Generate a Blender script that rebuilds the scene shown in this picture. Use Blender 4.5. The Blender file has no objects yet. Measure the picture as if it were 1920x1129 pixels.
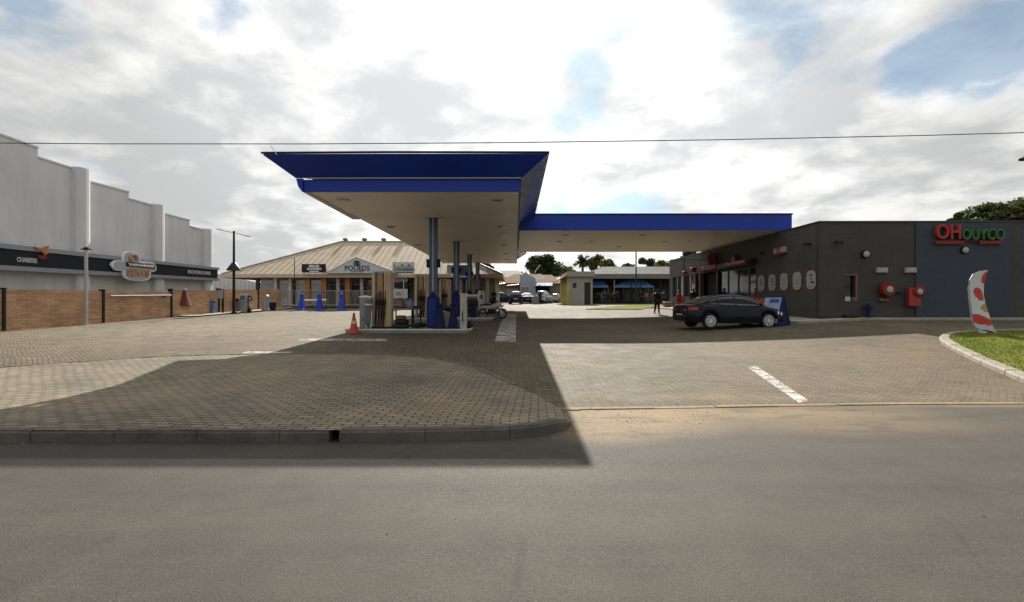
import bpy, bmesh, math, random
from mathutils import Vector, Matrix, noise as mnoise
R = math.radians
random.seed(11)
SC = bpy.context.scene
COL = SC.collection
PI = math.pi

# ------------------------------------------------------------------ camera
F, VX, VY, CH = 960.0, 966.0, 565.0, 1.9
cd = bpy.data.cameras.new('camera'); cam = bpy.data.objects.new('camera', cd); COL.objects.link(cam)
cd.sensor_width = 36; cd.lens = 18.0; cd.clip_end = 3000; cd.clip_start = 0.05
cam.location = (0, 0, CH); cam.rotation_euler = (R(90.03), 0, R(0.36))
SC.camera = cam

# ------------------------------------------------------------------ light, sky, exposure
SUN_EL, SUN_AZ = 31.4, 1.3
sl = bpy.data.lights.new('sun', 'SUN'); sl.energy = 5.0; sl.angle = R(0.5); sl.color = (1.0, 0.93, 0.82)
so = bpy.data.objects.new('sun', sl); COL.objects.link(so)
sdir = Vector((math.sin(R(SUN_AZ)) * math.cos(R(SUN_EL)), math.cos(R(SUN_AZ)) * math.cos(R(SUN_EL)), math.sin(R(SUN_EL))))
so.rotation_euler = sdir.to_track_quat('Z', 'Y').to_euler()
vs = SC.view_settings
vs.view_transform = 'Standard'; vs.look = 'None'; vs.gamma = 1; vs.exposure = 0.92; vs.use_curve_mapping = False

W = bpy.data.worlds.new('World'); SC.world = W; W.use_nodes = True
wt = W.node_tree; wt.nodes.clear()
def wn(t, **k):
    n = wt.nodes.new(t)
    for a, b in k.items(): setattr(n, a, b)
    return n
def wmath(op, a, b=None, clamp=False):
    n = wn('ShaderNodeMath', operation=op); n.use_clamp = clamp
    for i, v in enumerate((a, b)):
        if v is None: continue
        if isinstance(v, (int, float)): n.inputs[i].default_value = v
        else: wt.links.new(v, n.inputs[i])
    return n.outputs[0]
def wrange(v, a, b, c=0.0, d=1.0, smooth=True):
    n = wn('ShaderNodeMapRange', interpolation_type='SMOOTHSTEP' if smooth else 'LINEAR')
    wt.links.new(v, n.inputs[0])
    for i, x in enumerate((a, b, c, d)): n.inputs[i + 1].default_value = x
    return n.outputs[0]
def wmix(f, a, b):
    n = wn('ShaderNodeMix', data_type='RGBA')
    for s, v in ((n.inputs[0], f), (n.inputs[6], a), (n.inputs[7], b)):
        if isinstance(v, (int, float)): s.default_value = v
        elif isinstance(v, tuple): s.default_value = (*v, 1)
        else: wt.links.new(v, s)
    return n.outputs[2]
tc = wn('ShaderNodeTexCoord')
DIR = tc.outputs['Generated']
sky = wn('ShaderNodeTexSky', sky_type='NISHITA'); sky.sun_disc = False
sky.sun_elevation = R(SUN_EL); sky.sun_rotation = R(SUN_AZ); sky.altitude = 1500; sky.air_density = 1.0; sky.dust_density = 1.2
sep = wn('ShaderNodeSeparateXYZ'); wt.links.new(DIR, sep.inputs[0])
zc = wmath('MAXIMUM', sep.outputs[2], 0.0)
dz = wmath('ADD', zc, 0.22)
comb = wn('ShaderNodeCombineXYZ')
wt.links.new(wmath('DIVIDE', sep.outputs[0], dz), comb.inputs[0])
wt.links.new(wmath('DIVIDE', sep.outputs[1], dz), comb.inputs[1])
def wnoise(scale, detail, rough, dist=0.0, w=0.0):
    n = wn('ShaderNodeTexNoise', noise_dimensions='4D')
    n.inputs['Scale'].default_value = scale; n.inputs['Detail'].default_value = detail
    n.inputs['Roughness'].default_value = rough; n.inputs['Distortion'].default_value = dist; n.inputs['W'].default_value = w
    wt.links.new(comb.outputs[0], n.inputs['Vector'])
    return n.outputs['Fac']
n1 = wnoise(1.6, 9, 0.58, 0.25, 3.1)
n2 = wnoise(2.6, 7, 0.55, 0.3, 8.4)
n3 = wnoise(6.0, 9, 0.62, 0.35, 1.7)
# cloud breaks and dark cloud bases, each fixed to its own direction of the sky
def blob(px, py, rad, amp, squash=1.0):
    d = Vector(((px - VX) / F, 1.0, (VY - py) / F)).normalized()
    sub = wn('ShaderNodeVectorMath', operation='SUBTRACT'); wt.links.new(DIR, sub.inputs[0]); sub.inputs[1].default_value = d
    mul = wn('ShaderNodeVectorMath', operation='MULTIPLY'); wt.links.new(sub.outputs[0], mul.inputs[0]); mul.inputs[1].default_value = (1, 1, squash)
    ln = wn('ShaderNodeVectorMath', operation='LENGTH'); wt.links.new(mul.outputs[0], ln.inputs[0])
    return wrange(ln.outputs['Value'], 0.0, rad / F, amp, 0.0)
def total(lst):
    s = None
    for b in lst:
        v = blob(*b)
        s = v if s is None else wmath('ADD', s, v)
    return s
holes = total([(1118, 115, 105, .21), (418, 40, 130, .22), (1078, 230, 130, .22), (1190, 385, 200, .28, 2.4), (1000, 10, 90, .12),
               (1480, 60, 170, .22), (1900, 30, 260, .30, 1.6), (1740, 125, 120, .24, 2.4), (45, 20, 150, .22), (1020, 375, 110, .2, 1.6), (1880, 260, 120, .08), (545, 310, 120, .14, 1.5)])
darks = total([(800, 240, 230, .40, 1.5), (470, 235, 190, .34, 1.6), (640, 150, 190, .22), (220, 130, 340, .24, 1.3), (200, 330, 420, .26, 1.8), (470, 430, 300, .26, 1.6), (1450, 190, 170, .26, 1.3),
               (1720, 60, 260, .3, 1.2), (1830, 300, 200, .30, 1.3), (1480, 330, 200, .14, 1.4), (1560, 180, 150, .12), (1100, 310, 150, .1), (1320, 240, 150, .14)])
dens = wmath('SUBTRACT', wmath('ADD', n1, wmath('MULTIPLY', n3, 0.55)), wmath('ADD', holes, 0.195))
cover = wrange(dens, 0.25, 0.45, 0.36, 1.0)
shade = wmath('ADD', wmath('ADD', wmath('MULTIPLY', wmath('SUBTRACT', n2, 0.43), 2.6), wmath('MULTIPLY', wmath('SUBTRACT', n3, 0.5), 1.1)), darks)
shade = wrange(shade, -0.05, 0.75)
dt = wn('ShaderNodeVectorMath', operation='DOT_PRODUCT'); wt.links.new(DIR, dt.inputs[0]); dt.inputs[1].default_value = sdir
glow = wrange(dt.outputs['Value'], 0.72, 1.0, 0.0, 1.0)
bright = wmix(glow, (5.0, 4.97, 4.82), (7.0, 6.93, 6.75))
dark = wmix(glow, (3.0, 3.05, 3.06), (4.2, 4.27, 4.35))
cloud = wmix(shade, bright, dark)
skyc = wn('ShaderNodeVectorMath', operation='SCALE'); wt.links.new(sky.outputs[0], skyc.inputs[0]); skyc.inputs['Scale'].default_value = 0.52
tint = wn('ShaderNodeVectorMath', operation='MULTIPLY'); wt.links.new(skyc.outputs[0], tint.inputs[0]); tint.inputs[1].default_value = (.74, 1.0, 1.02)
out = wmix(cover, tint.outputs[0], cloud)
bg = wn('ShaderNodeBackground'); bg.inputs['Strength'].default_value = 0.1
wt.links.new(out, bg.inputs['Color'])
wo = wn('ShaderNodeOutputWorld'); wt.links.new(bg.outputs[0], wo.inputs[0])

# ------------------------------------------------------------------ calibration: pixel of the photograph <-> metres
def PX(px, Y): return (px - VX) * Y / F
def PZ(py, Y): return CH + (VY - py) * Y / F
def P(px, py, Y): return Vector((PX(px, Y), Y, PZ(py, Y)))
def clamp(v, a=0.0, b=1.0): return max(a, min(b, v))
def g(x, y):
    if y < 47: s = 0.027 * y
    elif y < 75: s = 1.269 + 0.013 * (y - 47)
    else: s = 1.633
    if y < -30: s = 0.027 * -30
    c = 0.35 * clamp((x - 4) / 10, 0, 1.15) ** 1.5 * clamp((y - 6) / 14) * clamp((50 - y) / 24)
    return s + c
def G(px, py, dz=0.0):
    y = 8.0
    for _ in range(60):
        x = PX(px, y)
        y = 0.5 * y + 0.5 * max(1.0, min(70, (CH - g(x, y) - dz) * F / max(py - VY, 1.0)))
    return Vector((PX(px, y), y, g(PX(px, y), y) + dz))

# ------------------------------------------------------------------ materials
def S(r, gg, b):
    f = lambda c: (c / 255 / 12.92) if c <= 10 else ((c / 255 + 0.055) / 1.055) ** 2.4
    return (f(r), f(gg), f(b))
MATS = {}
class NT:
    def __init__(s, name):
        s.m = bpy.data.materials.new(name); s.m.use_nodes = True; s.t = s.m.node_tree
        s.b = s.t.nodes['Principled BSDF']; s.co = s.n('ShaderNodeTexCoord').outputs['Object']
    def n(s, t, **k):
        n = s.t.nodes.new(t)
        for a, b in k.items(): setattr(n, a, b)
        return n
    def l(s, a, b): s.t.links.new(a, b)
    def put(s, sock, v):
        if isinstance(v, (int, float)): sock.default_value = v
        elif isinstance(v, tuple): sock.default_value = v if len(v) != 3 or sock.type == 'VECTOR' else (*v, 1)
        else: s.l(v, sock)
    def map(s, scale=(1, 1, 1), rot=(0, 0, 0), loc=(0, 0, 0), src=None):
        n = s.n('ShaderNodeMapping'); s.l(src or s.co, n.inputs[0])
        n.inputs['Scale'].default_value = scale; n.inputs['Rotation'].default_value = rot; n.inputs['Location'].default_value = loc
        return n.outputs[0]
    def noise(s, scale, detail=4, rough=.55, vec=None, dist=0):
        n = s.n('ShaderNodeTexNoise'); s.l(vec or s.co, n.inputs['Vector'])
        n.inputs['Scale'].default_value = scale; n.inputs['Detail'].default_value = detail; n.inputs['Roughness'].default_value = rough; n.inputs['Distortion'].default_value = dist
        return n.outputs['Fac']
    def rng(s, v, a, b, c=0.0, d=1.0):
        n = s.n('ShaderNodeMapRange'); s.l(v, n.inputs[0])
        for i, x in enumerate((a, b, c, d)): n.inputs[i + 1].default_value = x
        return n.outputs[0]
    def mix(s, f, a, b, mode='MIX'):
        n = s.n('ShaderNodeMix', data_type='RGBA', blend_type=mode)
        s.put(n.inputs[0], f); s.put(n.inputs[6], a); s.put(n.inputs[7], b)
        return n.outputs[2]
    def math(s, op, a, b=0.0):
        n = s.n('ShaderNodeMath', operation=op); s.put(n.inputs[0], a); s.put(n.inputs[1], b); return n.outputs[0]
    def bump(s, h, strength=.3, dist=.02):
        n = s.n('ShaderNodeBump'); s.l(h, n.inputs['Height']); n.inputs['Strength'].default_value = strength; n.inputs['Distance'].default_value = dist
        s.l(n.outputs[0], s.b.inputs['Normal'])
    def set(s, col=None, rough=None, metal=None, spec=None, coat=None):
        for k, v in (('Base Color', col), ('Roughness', rough), ('Metallic', metal), ('Specular IOR Level', spec), ('Coat Weight', coat)):
            if v is not None: s.put(s.b.inputs[k], v)
        return s.m
def M(name, col, rough=.6, metal=0.0, var=.14, scale=3.0, bump=0.0, coat=0.0, spec=.28, stretch=(1, 1, 1)):
    if name in MATS: return MATS[name]
    t = NT(name)
    v = t.map(scale=stretch)
    nz = t.noise(scale, 5, .6, v); nf = t.noise(scale * 9, 3, .6, v)
    f = t.math('ADD', t.math('MULTIPLY', nz, .7), t.math('MULTIPLY', nf, .3))
    lo = tuple(c * (1 - 1.5 * var) for c in col); hi = tuple(min(1, c * (1 + 1.5 * var)) for c in col)
    c = t.mix(t.rng(f, .3, .7), lo, hi)
    r = t.rng(nz, .3, .7, max(.02, rough - .06), min(1, rough + .06))
    if bump: t.bump(nf, bump, .01)
    MATS[name] = t.set(c, r, metal, spec, coat)
    return MATS[name]
def emis(name, col, st):
    t = NT(name); t.b.inputs['Emission Color'].default_value = (*col, 1); t.b.inputs['Emission Strength'].default_value = st
    MATS[name] = t.set(col, .5); return t.m
def paver(name, c1, c2, mortar, rot, bw=.22, bh=.11, rough=.75, stain_and_glare=None, ms=.011):
    t = NT(name)
    warp = t.n('ShaderNodeTexNoise'); t.l(t.co, warp.inputs['Vector']); warp.inputs['Scale'].default_value = .35; warp.inputs['Detail'].default_value = 2
    ws = t.n('ShaderNodeVectorMath', operation='MULTIPLY_ADD'); t.l(warp.outputs['Color'], ws.inputs[0]); ws.inputs[1].default_value = (.35, .35, 0); t.l(t.co, ws.inputs[2])
    v = t.map(rot=(0, 0, R(rot)), src=ws.outputs[0])
    br = t.n('ShaderNodeTexBrick'); t.l(v, br.inputs['Vector'])
    br.inputs['Scale'].default_value = 1; br.inputs['Brick Width'].default_value = bw; br.inputs['Row Height'].default_value = bh
    br.inputs['Mortar Size'].default_value = ms; br.inputs['Mortar Smooth'].default_value = .25; br.inputs['Bias'].default_value = 0
    t.put(br.inputs['Color1'], c1); t.put(br.inputs['Color2'], c2); t.put(br.inputs['Mortar'], mortar)
    big = t.noise(.22, 6, .62); mid = t.noise(1.7, 6, .65); fine = t.noise(45, 3, .6)
    c = t.mix(1.0, br.outputs['Color'], t.mix(t.rng(big, .32, .68), (.68, .69, .72), (1.28, 1.23, 1.11)), 'MULTIPLY')
    c = t.mix(1.0, c, t.mix(t.rng(mid, .3, .7), (.80, .80, .80), (1.18, 1.16, 1.12)), 'MULTIPLY')
    c = t.mix(1.0, c, t.mix(t.rng(fine, .3, .7), (.82, .82, .82), (1.16, 1.16, 1.16)), 'MULTIPLY')
    oil = t.rng(t.noise(.55, 5, .7, t.map(loc=(7, 3, 0))), .60, .74)
    c = t.mix(t.math('MULTIPLY', oil, .45), c, (.03, .028, .025))
    if stain_and_glare:
        for (x, y, rx, ry, col, amt) in stain_and_glare:
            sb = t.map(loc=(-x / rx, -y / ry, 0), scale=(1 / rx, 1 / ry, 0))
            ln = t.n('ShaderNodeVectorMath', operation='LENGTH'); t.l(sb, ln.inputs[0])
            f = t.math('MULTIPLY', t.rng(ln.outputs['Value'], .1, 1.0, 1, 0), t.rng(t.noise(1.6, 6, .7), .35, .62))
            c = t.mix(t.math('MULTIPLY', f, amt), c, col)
    hgt = t.math('SUBTRACT', t.math('MULTIPLY', fine, .25), br.outputs['Fac'])
    t.bump(hgt, .55, .012)
    MATS[name] = t.set(c, t.rng(mid, .3, .7, rough + .04, min(1, rough + .2)), 0, .18)
    return t.m
def brickmat(name, c1, c2, mortar, bw, bh, axis='x', ms=.008, rough=.8, bump=.4, var=1.0):
    """bricks on an upright wall; axis = the world axis the wall runs along"""
    t = NT(name)
    sp = t.n('ShaderNodeSeparateXYZ'); t.l(t.co, sp.inputs[0]); cb = t.n('ShaderNodeCombineXYZ')
    t.l(sp.outputs[0 if axis == 'x' else 1], cb.inputs[0]); t.l(sp.outputs[2], cb.inputs[1])
    br = t.n('ShaderNodeTexBrick'); t.l(cb.outputs[0], br.inputs['Vector'])
    br.inputs['Scale'].default_value = 1; br.inputs['Brick Width'].default_value = bw; br.inputs['Row Height'].default_value = bh
    br.inputs['Mortar Size'].default_value = ms; br.inputs['Mortar Smooth'].default_value = .2
    t.put(br.inputs['Color1'], c1); t.put(br.inputs['Color2'], c2); t.put(br.inputs['Mortar'], mortar)
    a = t.noise(.8, 5, .6); b = t.noise(30, 3, .6)
    c = t.mix(1.0, br.outputs['Color'], t.mix(t.rng(a, .3, .7), (1 - .22 * var,) * 3, (1 + .22 * var,) * 3), 'MULTIPLY')
    c = t.mix(1.0, c, t.mix(t.rng(b, .3, .7), (.85,) * 3, (1.15,) * 3), 'MULTIPLY')
    t.bump(t.math('SUBTRACT', t.math('MULTIPLY', b, .2), br.outputs['Fac']), bump, .01)
    MATS[name] = t.set(c, rough, 0, .4); return t.m

def m_road():
    t = NT('road_asphalt')
    big = t.noise(.3, 6, .6, t.map(scale=(.35, 1.2, 1))); mid = t.noise(2.2, 6, .65); fine = t.noise(90, 3, .7); grit = t.noise(34, 3, .7)
    vo = t.n('ShaderNodeTexVoronoi'); t.l(t.co, vo.inputs['Vector']); vo.inputs['Scale'].default_value = 75
    c = t.mix(t.rng(big, .3, .7), (.048, .0435, .0372), (.070, .0632, .0528))
    c = t.mix(1.0, c, t.mix(t.rng(mid, .3, .7), (.86,) * 3, (1.13,) * 3), 'MULTIPLY')
    c = t.mix(1.0, c, t.mix(t.rng(fine, .25, .75), (.55,) * 3, (1.45,) * 3), 'MULTIPLY')
    c = t.mix(1.0, c, t.mix(t.rng(grit, .3, .7), (.78,) * 3, (1.22,) * 3), 'MULTIPLY')
    c = t.mix(1.0, c, t.mix(t.rng(vo.outputs['Distance'], 0, .6), (1.2,) * 3, (.85,) * 3), 'MULTIPLY')
    # patches of rough, pale gravelly wear, tar stains, sand washed over the edge
    pale = t.rng(t.noise(.5, 4, .6, t.map(loc=(3, 1, 0), scale=(.5, 1, 1))), .56, .72)
    c = t.mix(t.math('MULTIPLY', pale, .35), c, (.088, .081, .069))
    tar = t.rng(t.noise(1.3, 6, .7, t.map(loc=(9, 4, 0), scale=(.5, 1.4, 1))), .66, .72)
    c = t.mix(t.math('MULTIPLY', tar, .5), c, (.024, .023, .022))
    ck = t.n('ShaderNodeTexVoronoi', feature='DISTANCE_TO_EDGE'); t.l(t.map(scale=(.25, .6, 1)), ck.inputs['Vector']); ck.inputs['Scale'].default_value = 1.0
    crack = t.math('MULTIPLY', t.rng(ck.outputs['Distance'], 0, .010, 1, 0), t.rng(t.noise(.7, 4, .6, t.map(loc=(5, 8, 0))), .50, .60))
    c = t.mix(t.math('MULTIPLY', crack, .42), c, (.02, .019, .017))
    track = t.noise(1.0, 4, .6, t.map(scale=(.05, 1.5, 1)))
    c = t.mix(1.0, c, t.mix(t.rng(track, .3, .7), (.82, .82, .83), (1.14, 1.13, 1.11)), 'MULTIPLY')
    chips = t.n('ShaderNodeTexVoronoi'); t.l(t.co, chips.inputs['Vector']); chips.inputs['Scale'].default_value = 26
    c = t.mix(t.math('MULTIPLY', t.rng(chips.outputs['Distance'], .07, .12, 1, 0), t.rng(mid, .45, .6)), c, (.17, .158, .14))
    for (x, y, rx, ry, amt) in ((1.75, 7.35, 1.6, 1.1, .95), (3.4, 7.75, 3.6, .55, .75), (8, 8.3, 6, .3, .7), (4.6, 7.1, 2.5, .7, .45), (1.2, 6.6, .9, .6, .6)):
        sb = t.map(loc=(-x / rx, -y / ry, 0), scale=(1 / rx, 1 / ry, 0))
        ln = t.n('ShaderNodeVectorMath', operation='LENGTH'); t.l(sb, ln.inputs[0])
        f = t.math('MULTIPLY', t.rng(ln.outputs['Value'], .3, 1.0, 1, 0), t.rng(t.noise(2.3, 7, .7, t.map(scale=(.6, 1.5, 1))), .30, .50))
        c = t.mix(t.math('MULTIPLY', f, amt), c, t.mix(fine, (.155, .108, .054), (.24, .172, .096)))
    t.bump(t.math('ADD', fine, grit), .35, .012)
    return t.set(c, t.rng(grit, .3, .7, .75, .92), 0, .22)
def m_canopy_soffit():
    t = NT('canopy_soffit')
    a = t.noise(.5, 5, .6); b = t.noise(5, 4, .6)
    c = t.mix(t.rng(a, .3, .7), (.76, .68, .61), (.88, .80, .73))
    sp = t.n('ShaderNodeSeparateXYZ'); t.l(t.co, sp.inputs[0])
    fr = t.math('FRACT', t.math('MULTIPLY', sp.outputs[0], 2.5))
    line = t.rng(fr, .0, .03, 1, 0)
    c = t.mix(t.math('MULTIPLY', line, .25), c, (.18, .16, .14))
    c = t.mix(1.0, c, t.mix(t.rng(b, .3, .7), (.94,) * 3, (1.05,) * 3), 'MULTIPLY')
    return t.set(c, .42, 0, .4)
def m_grass():
    t = NT('lawn')
    a = t.noise(.9, 5, .6); b = t.noise(22, 4, .7)
    c = t.mix(t.rng(a, .3, .7), (.060, .105, .014), (.17, .165, .035))
    c = t.mix(1.0, c, t.mix(t.rng(b, .3, .7), (.6,) * 3, (1.4,) * 3), 'MULTIPLY')
    t.bump(b, .8, .03)
    m = t.set(c, .95, 0, .03)
    return m
def m_leaf(name, c1, c2):
    t = NT(name)
    oi = t.n('ShaderNodeNewGeometry')
    a = t.noise(.55, 4, .6)
    f = t.math('ADD', t.math('MULTIPLY', oi.outputs['Random Per Island'], .55), t.math('MULTIPLY', t.rng(a, .3, .7), .45))
    c = t.mix(f, c1, c2)
    m = t.set(c, .55, 0, .3)
    tr = t.n('ShaderNodeBsdfTranslucent'); t.l(c, tr.inputs[0])
    ms = t.n('ShaderNodeMixShader'); ms.inputs[0].default_value = .3
    t.l(t.b.outputs[0], ms.inputs[1]); t.l(tr.outputs[0], ms.inputs[2])
    t.l(ms.outputs[0], t.t.nodes['Material Output'].inputs[0])
    return m
def m_plaster(name, lo, hi):
    t = NT(name)
    a = t.noise(.35, 6, .6); b = t.noise(1.0, 6, .65, t.map(scale=(2.5, 2.5, .25))); f = t.noise(18, 3, .6)
    c = t.mix(t.rng(a, .3, .7), lo, hi)
    c = t.mix(1.0, c, t.mix(t.rng(b, .35, .65), (.92, .92, .91), (1.03,) * 3), 'MULTIPLY')
    c = t.mix(1.0, c, t.mix(t.rng(f, .3, .7), (.96,) * 3, (1.03,) * 3), 'MULTIPLY')
    t.bump(f, .15, .01)
    return t.set(c, .85, 0, .3)
def m_paint(name, lo=.42, hi=.56, ca=(.40, .39, .36), cb=(.55, .54, .50)):
    """worn road paint: chipped where the paver shows through"""
    t = NT(name)
    f = t.rng(t.math('ADD', t.math('MULTIPLY', t.noise(26, 6, .75), .6), t.math('MULTIPLY', t.noise(3, 4, .6), .4)), lo, hi)
    g2 = t.noise(40, 3, .6)
    c = t.mix(g2, ca, cb)
    tr = t.n('ShaderNodeBsdfTransparent'); ms = t.n('ShaderNodeMixShader')
    t.l(f, ms.inputs[0]); t.l(tr.outputs[0], ms.inputs[1]); t.l(t.b.outputs[0], ms.inputs[2])
    t.l(ms.outputs[0], t.t.nodes['Material Output'].inputs[0])
    return t.set(c, .8)
ROAD = m_road(); SOFF = m_canopy_soffit(); LAWN = m_grass(); PAINT = m_paint('worn_paint'); FAINT = m_paint('faded_paint', .50, .66, (.26, .25, .22), (.38, .36, .32))
PAV = paver('forecourt_paver', (.132, .110, .076), (.081, .069, .050), (.034, .029, .023), 44, .21, .105, .74,
            stain_and_glare=[(10.5, 14.5, 5, 4, (.145, .098, .058), .8), (9, 10, 5, 3, (.135, .1, .065), .6), (-15, 25, 14, 13, (.20, .172, .125), .9), (-2, 62, 30, 20, (.195, .172, .13), .8), (-12, 40, 14, 10, (.19, .168, .128), .7), (6, 34, 8, 6, (.205, .18, .138), .6), (4.2, 8.9, 5, .5, (.17, .126, .075), .8)])  # pale patches lift the left yard's tone and paint the far yard's glare
VERGE = paver('verge_paver', (.222, .192, .146), (.150, .134, .106), (.034, .030, .024), 3, .25, .12, .74, ms=.0125, stain_and_glare=[(-1.2, 7.6, .7, .5, (.2, .13, .07), .6), (-6, 8.5, 3, 2, (.2, .165, .115), .4)])
EARTH = M('dry_ground', (.2, .175, .13), .9, 0, .2, .3)
KERB = M('kerb_concrete', (.072, .066, .058), .85, 0, .28, 3, .5)
KERBW = M('pale_kerb_concrete', (.23, .208, .168), .85, 0, .2, 3, .4)
CONC = M('pale_concrete', (.30, .28, .235), .85, 0, .18, 2, .3)
def m_blue():
    t = NT('blue_fascia_paint'); sp = t.n('ShaderNodeSeparateXYZ'); t.l(t.co, sp.inputs[0])
    a = t.noise(.9, 5, .6); st = t.noise(2.2, 5, .65, t.map(scale=(2.2, 2.2, .12)))
    c = t.mix(t.rng(a, .3, .7), (.009, .030, .24), (.012, .038, .295))
    c = t.mix(t.math('MULTIPLY', t.rng(st, .52, .7), .35), c, (.02, .035, .15))
    seam = t.rng(t.math('FRACT', t.math('MULTIPLY', sp.outputs[0], .41)), 0, .009, 1, 0)
    c = t.mix(t.math('MULTIPLY', seam, .6), c, (.004, .01, .06))
    return t.set(c, t.rng(a, .3, .7, .42, .58), 0, .2)
BLUE = m_blue()
BLUEG = M('blue_gloss_panel', (.012, .030, .19), .25, 0.0, .08, 1.2, coat=.25)
GREYT = M('grey_trim', (.30, .30, .30), .5, .3, .1)
STEEL = M('brushed_steel', (.46, .47, .48), .32, .85, .12, 5, stretch=(1, 1, .1))
STEELB = M('blue_grey_column_metal', (.045, .066, .115), .35, .5, .12, 4, stretch=(1, 1, .1))
BLACK = M('black_metal', (.012, .012, .013), .45, .2, .2)
RUB = M('black_rubber', (.014, .014, .014), .75, 0, .25, 8)
WHITEP = M('white_paint', (.72, .71, .68), .5, 0, .06, 2)
OFFW = M('off_white_panel', (.50, .49, .45), .55, 0, .1, 3)
GREYW = M('grey_white_board', (.42, .43, .45), .6, 0, .06)
CHAR = M('charcoal_board', (.022, .024, .028), .7, 0, .12, spec=.06)
RED = M('red_paint', (.15, .019, .015), .5, 0, .1, spec=.15)
REDL = M('red_acrylic', (.26, .034, .026), .45, 0, .05, spec=.15)
GREENL = M('green_acrylic', (.045, .105, .042), .5, 0, .08, spec=.15)
ORANGE = M('orange_plastic', (.38, .045, .018), .45, 0, .1, 6)
BEIGEP = M('beige_pump_panel', (.44, .335, .215), .5, 0, .12, 3, stretch=(1, 1, .2))
TANW = M('tan_wood', (.33, .20, .10), .65, 0, .2, 6, stretch=(1, 1, .15))
GLASS = M('dark_glass', (.012, .011, .010), .03, 0, .1, 1, spec=.32)
GLASSG = M('grey_glass', (.06, .065, .068), .06, 0, .25, .7, spec=.7)
DARKIN = M('dark_interior', (.012, .011, .010), .9, 0, .2)
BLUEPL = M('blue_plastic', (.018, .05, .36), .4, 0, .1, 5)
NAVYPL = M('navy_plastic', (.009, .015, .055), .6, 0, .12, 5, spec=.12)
LEAFD = m_leaf('dark_leaves', (.010, .022, .006), (.045, .062, .016))
LEAFM = m_leaf('mid_leaves', (.018, .038, .008), (.085, .10, .022))
LEAFL = m_leaf('pale_leaves', (.05, .065, .012), (.16, .15, .04))
BARK = M('bark', (.055, .042, .03), .9, 0, .3, 5, .5)

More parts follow.
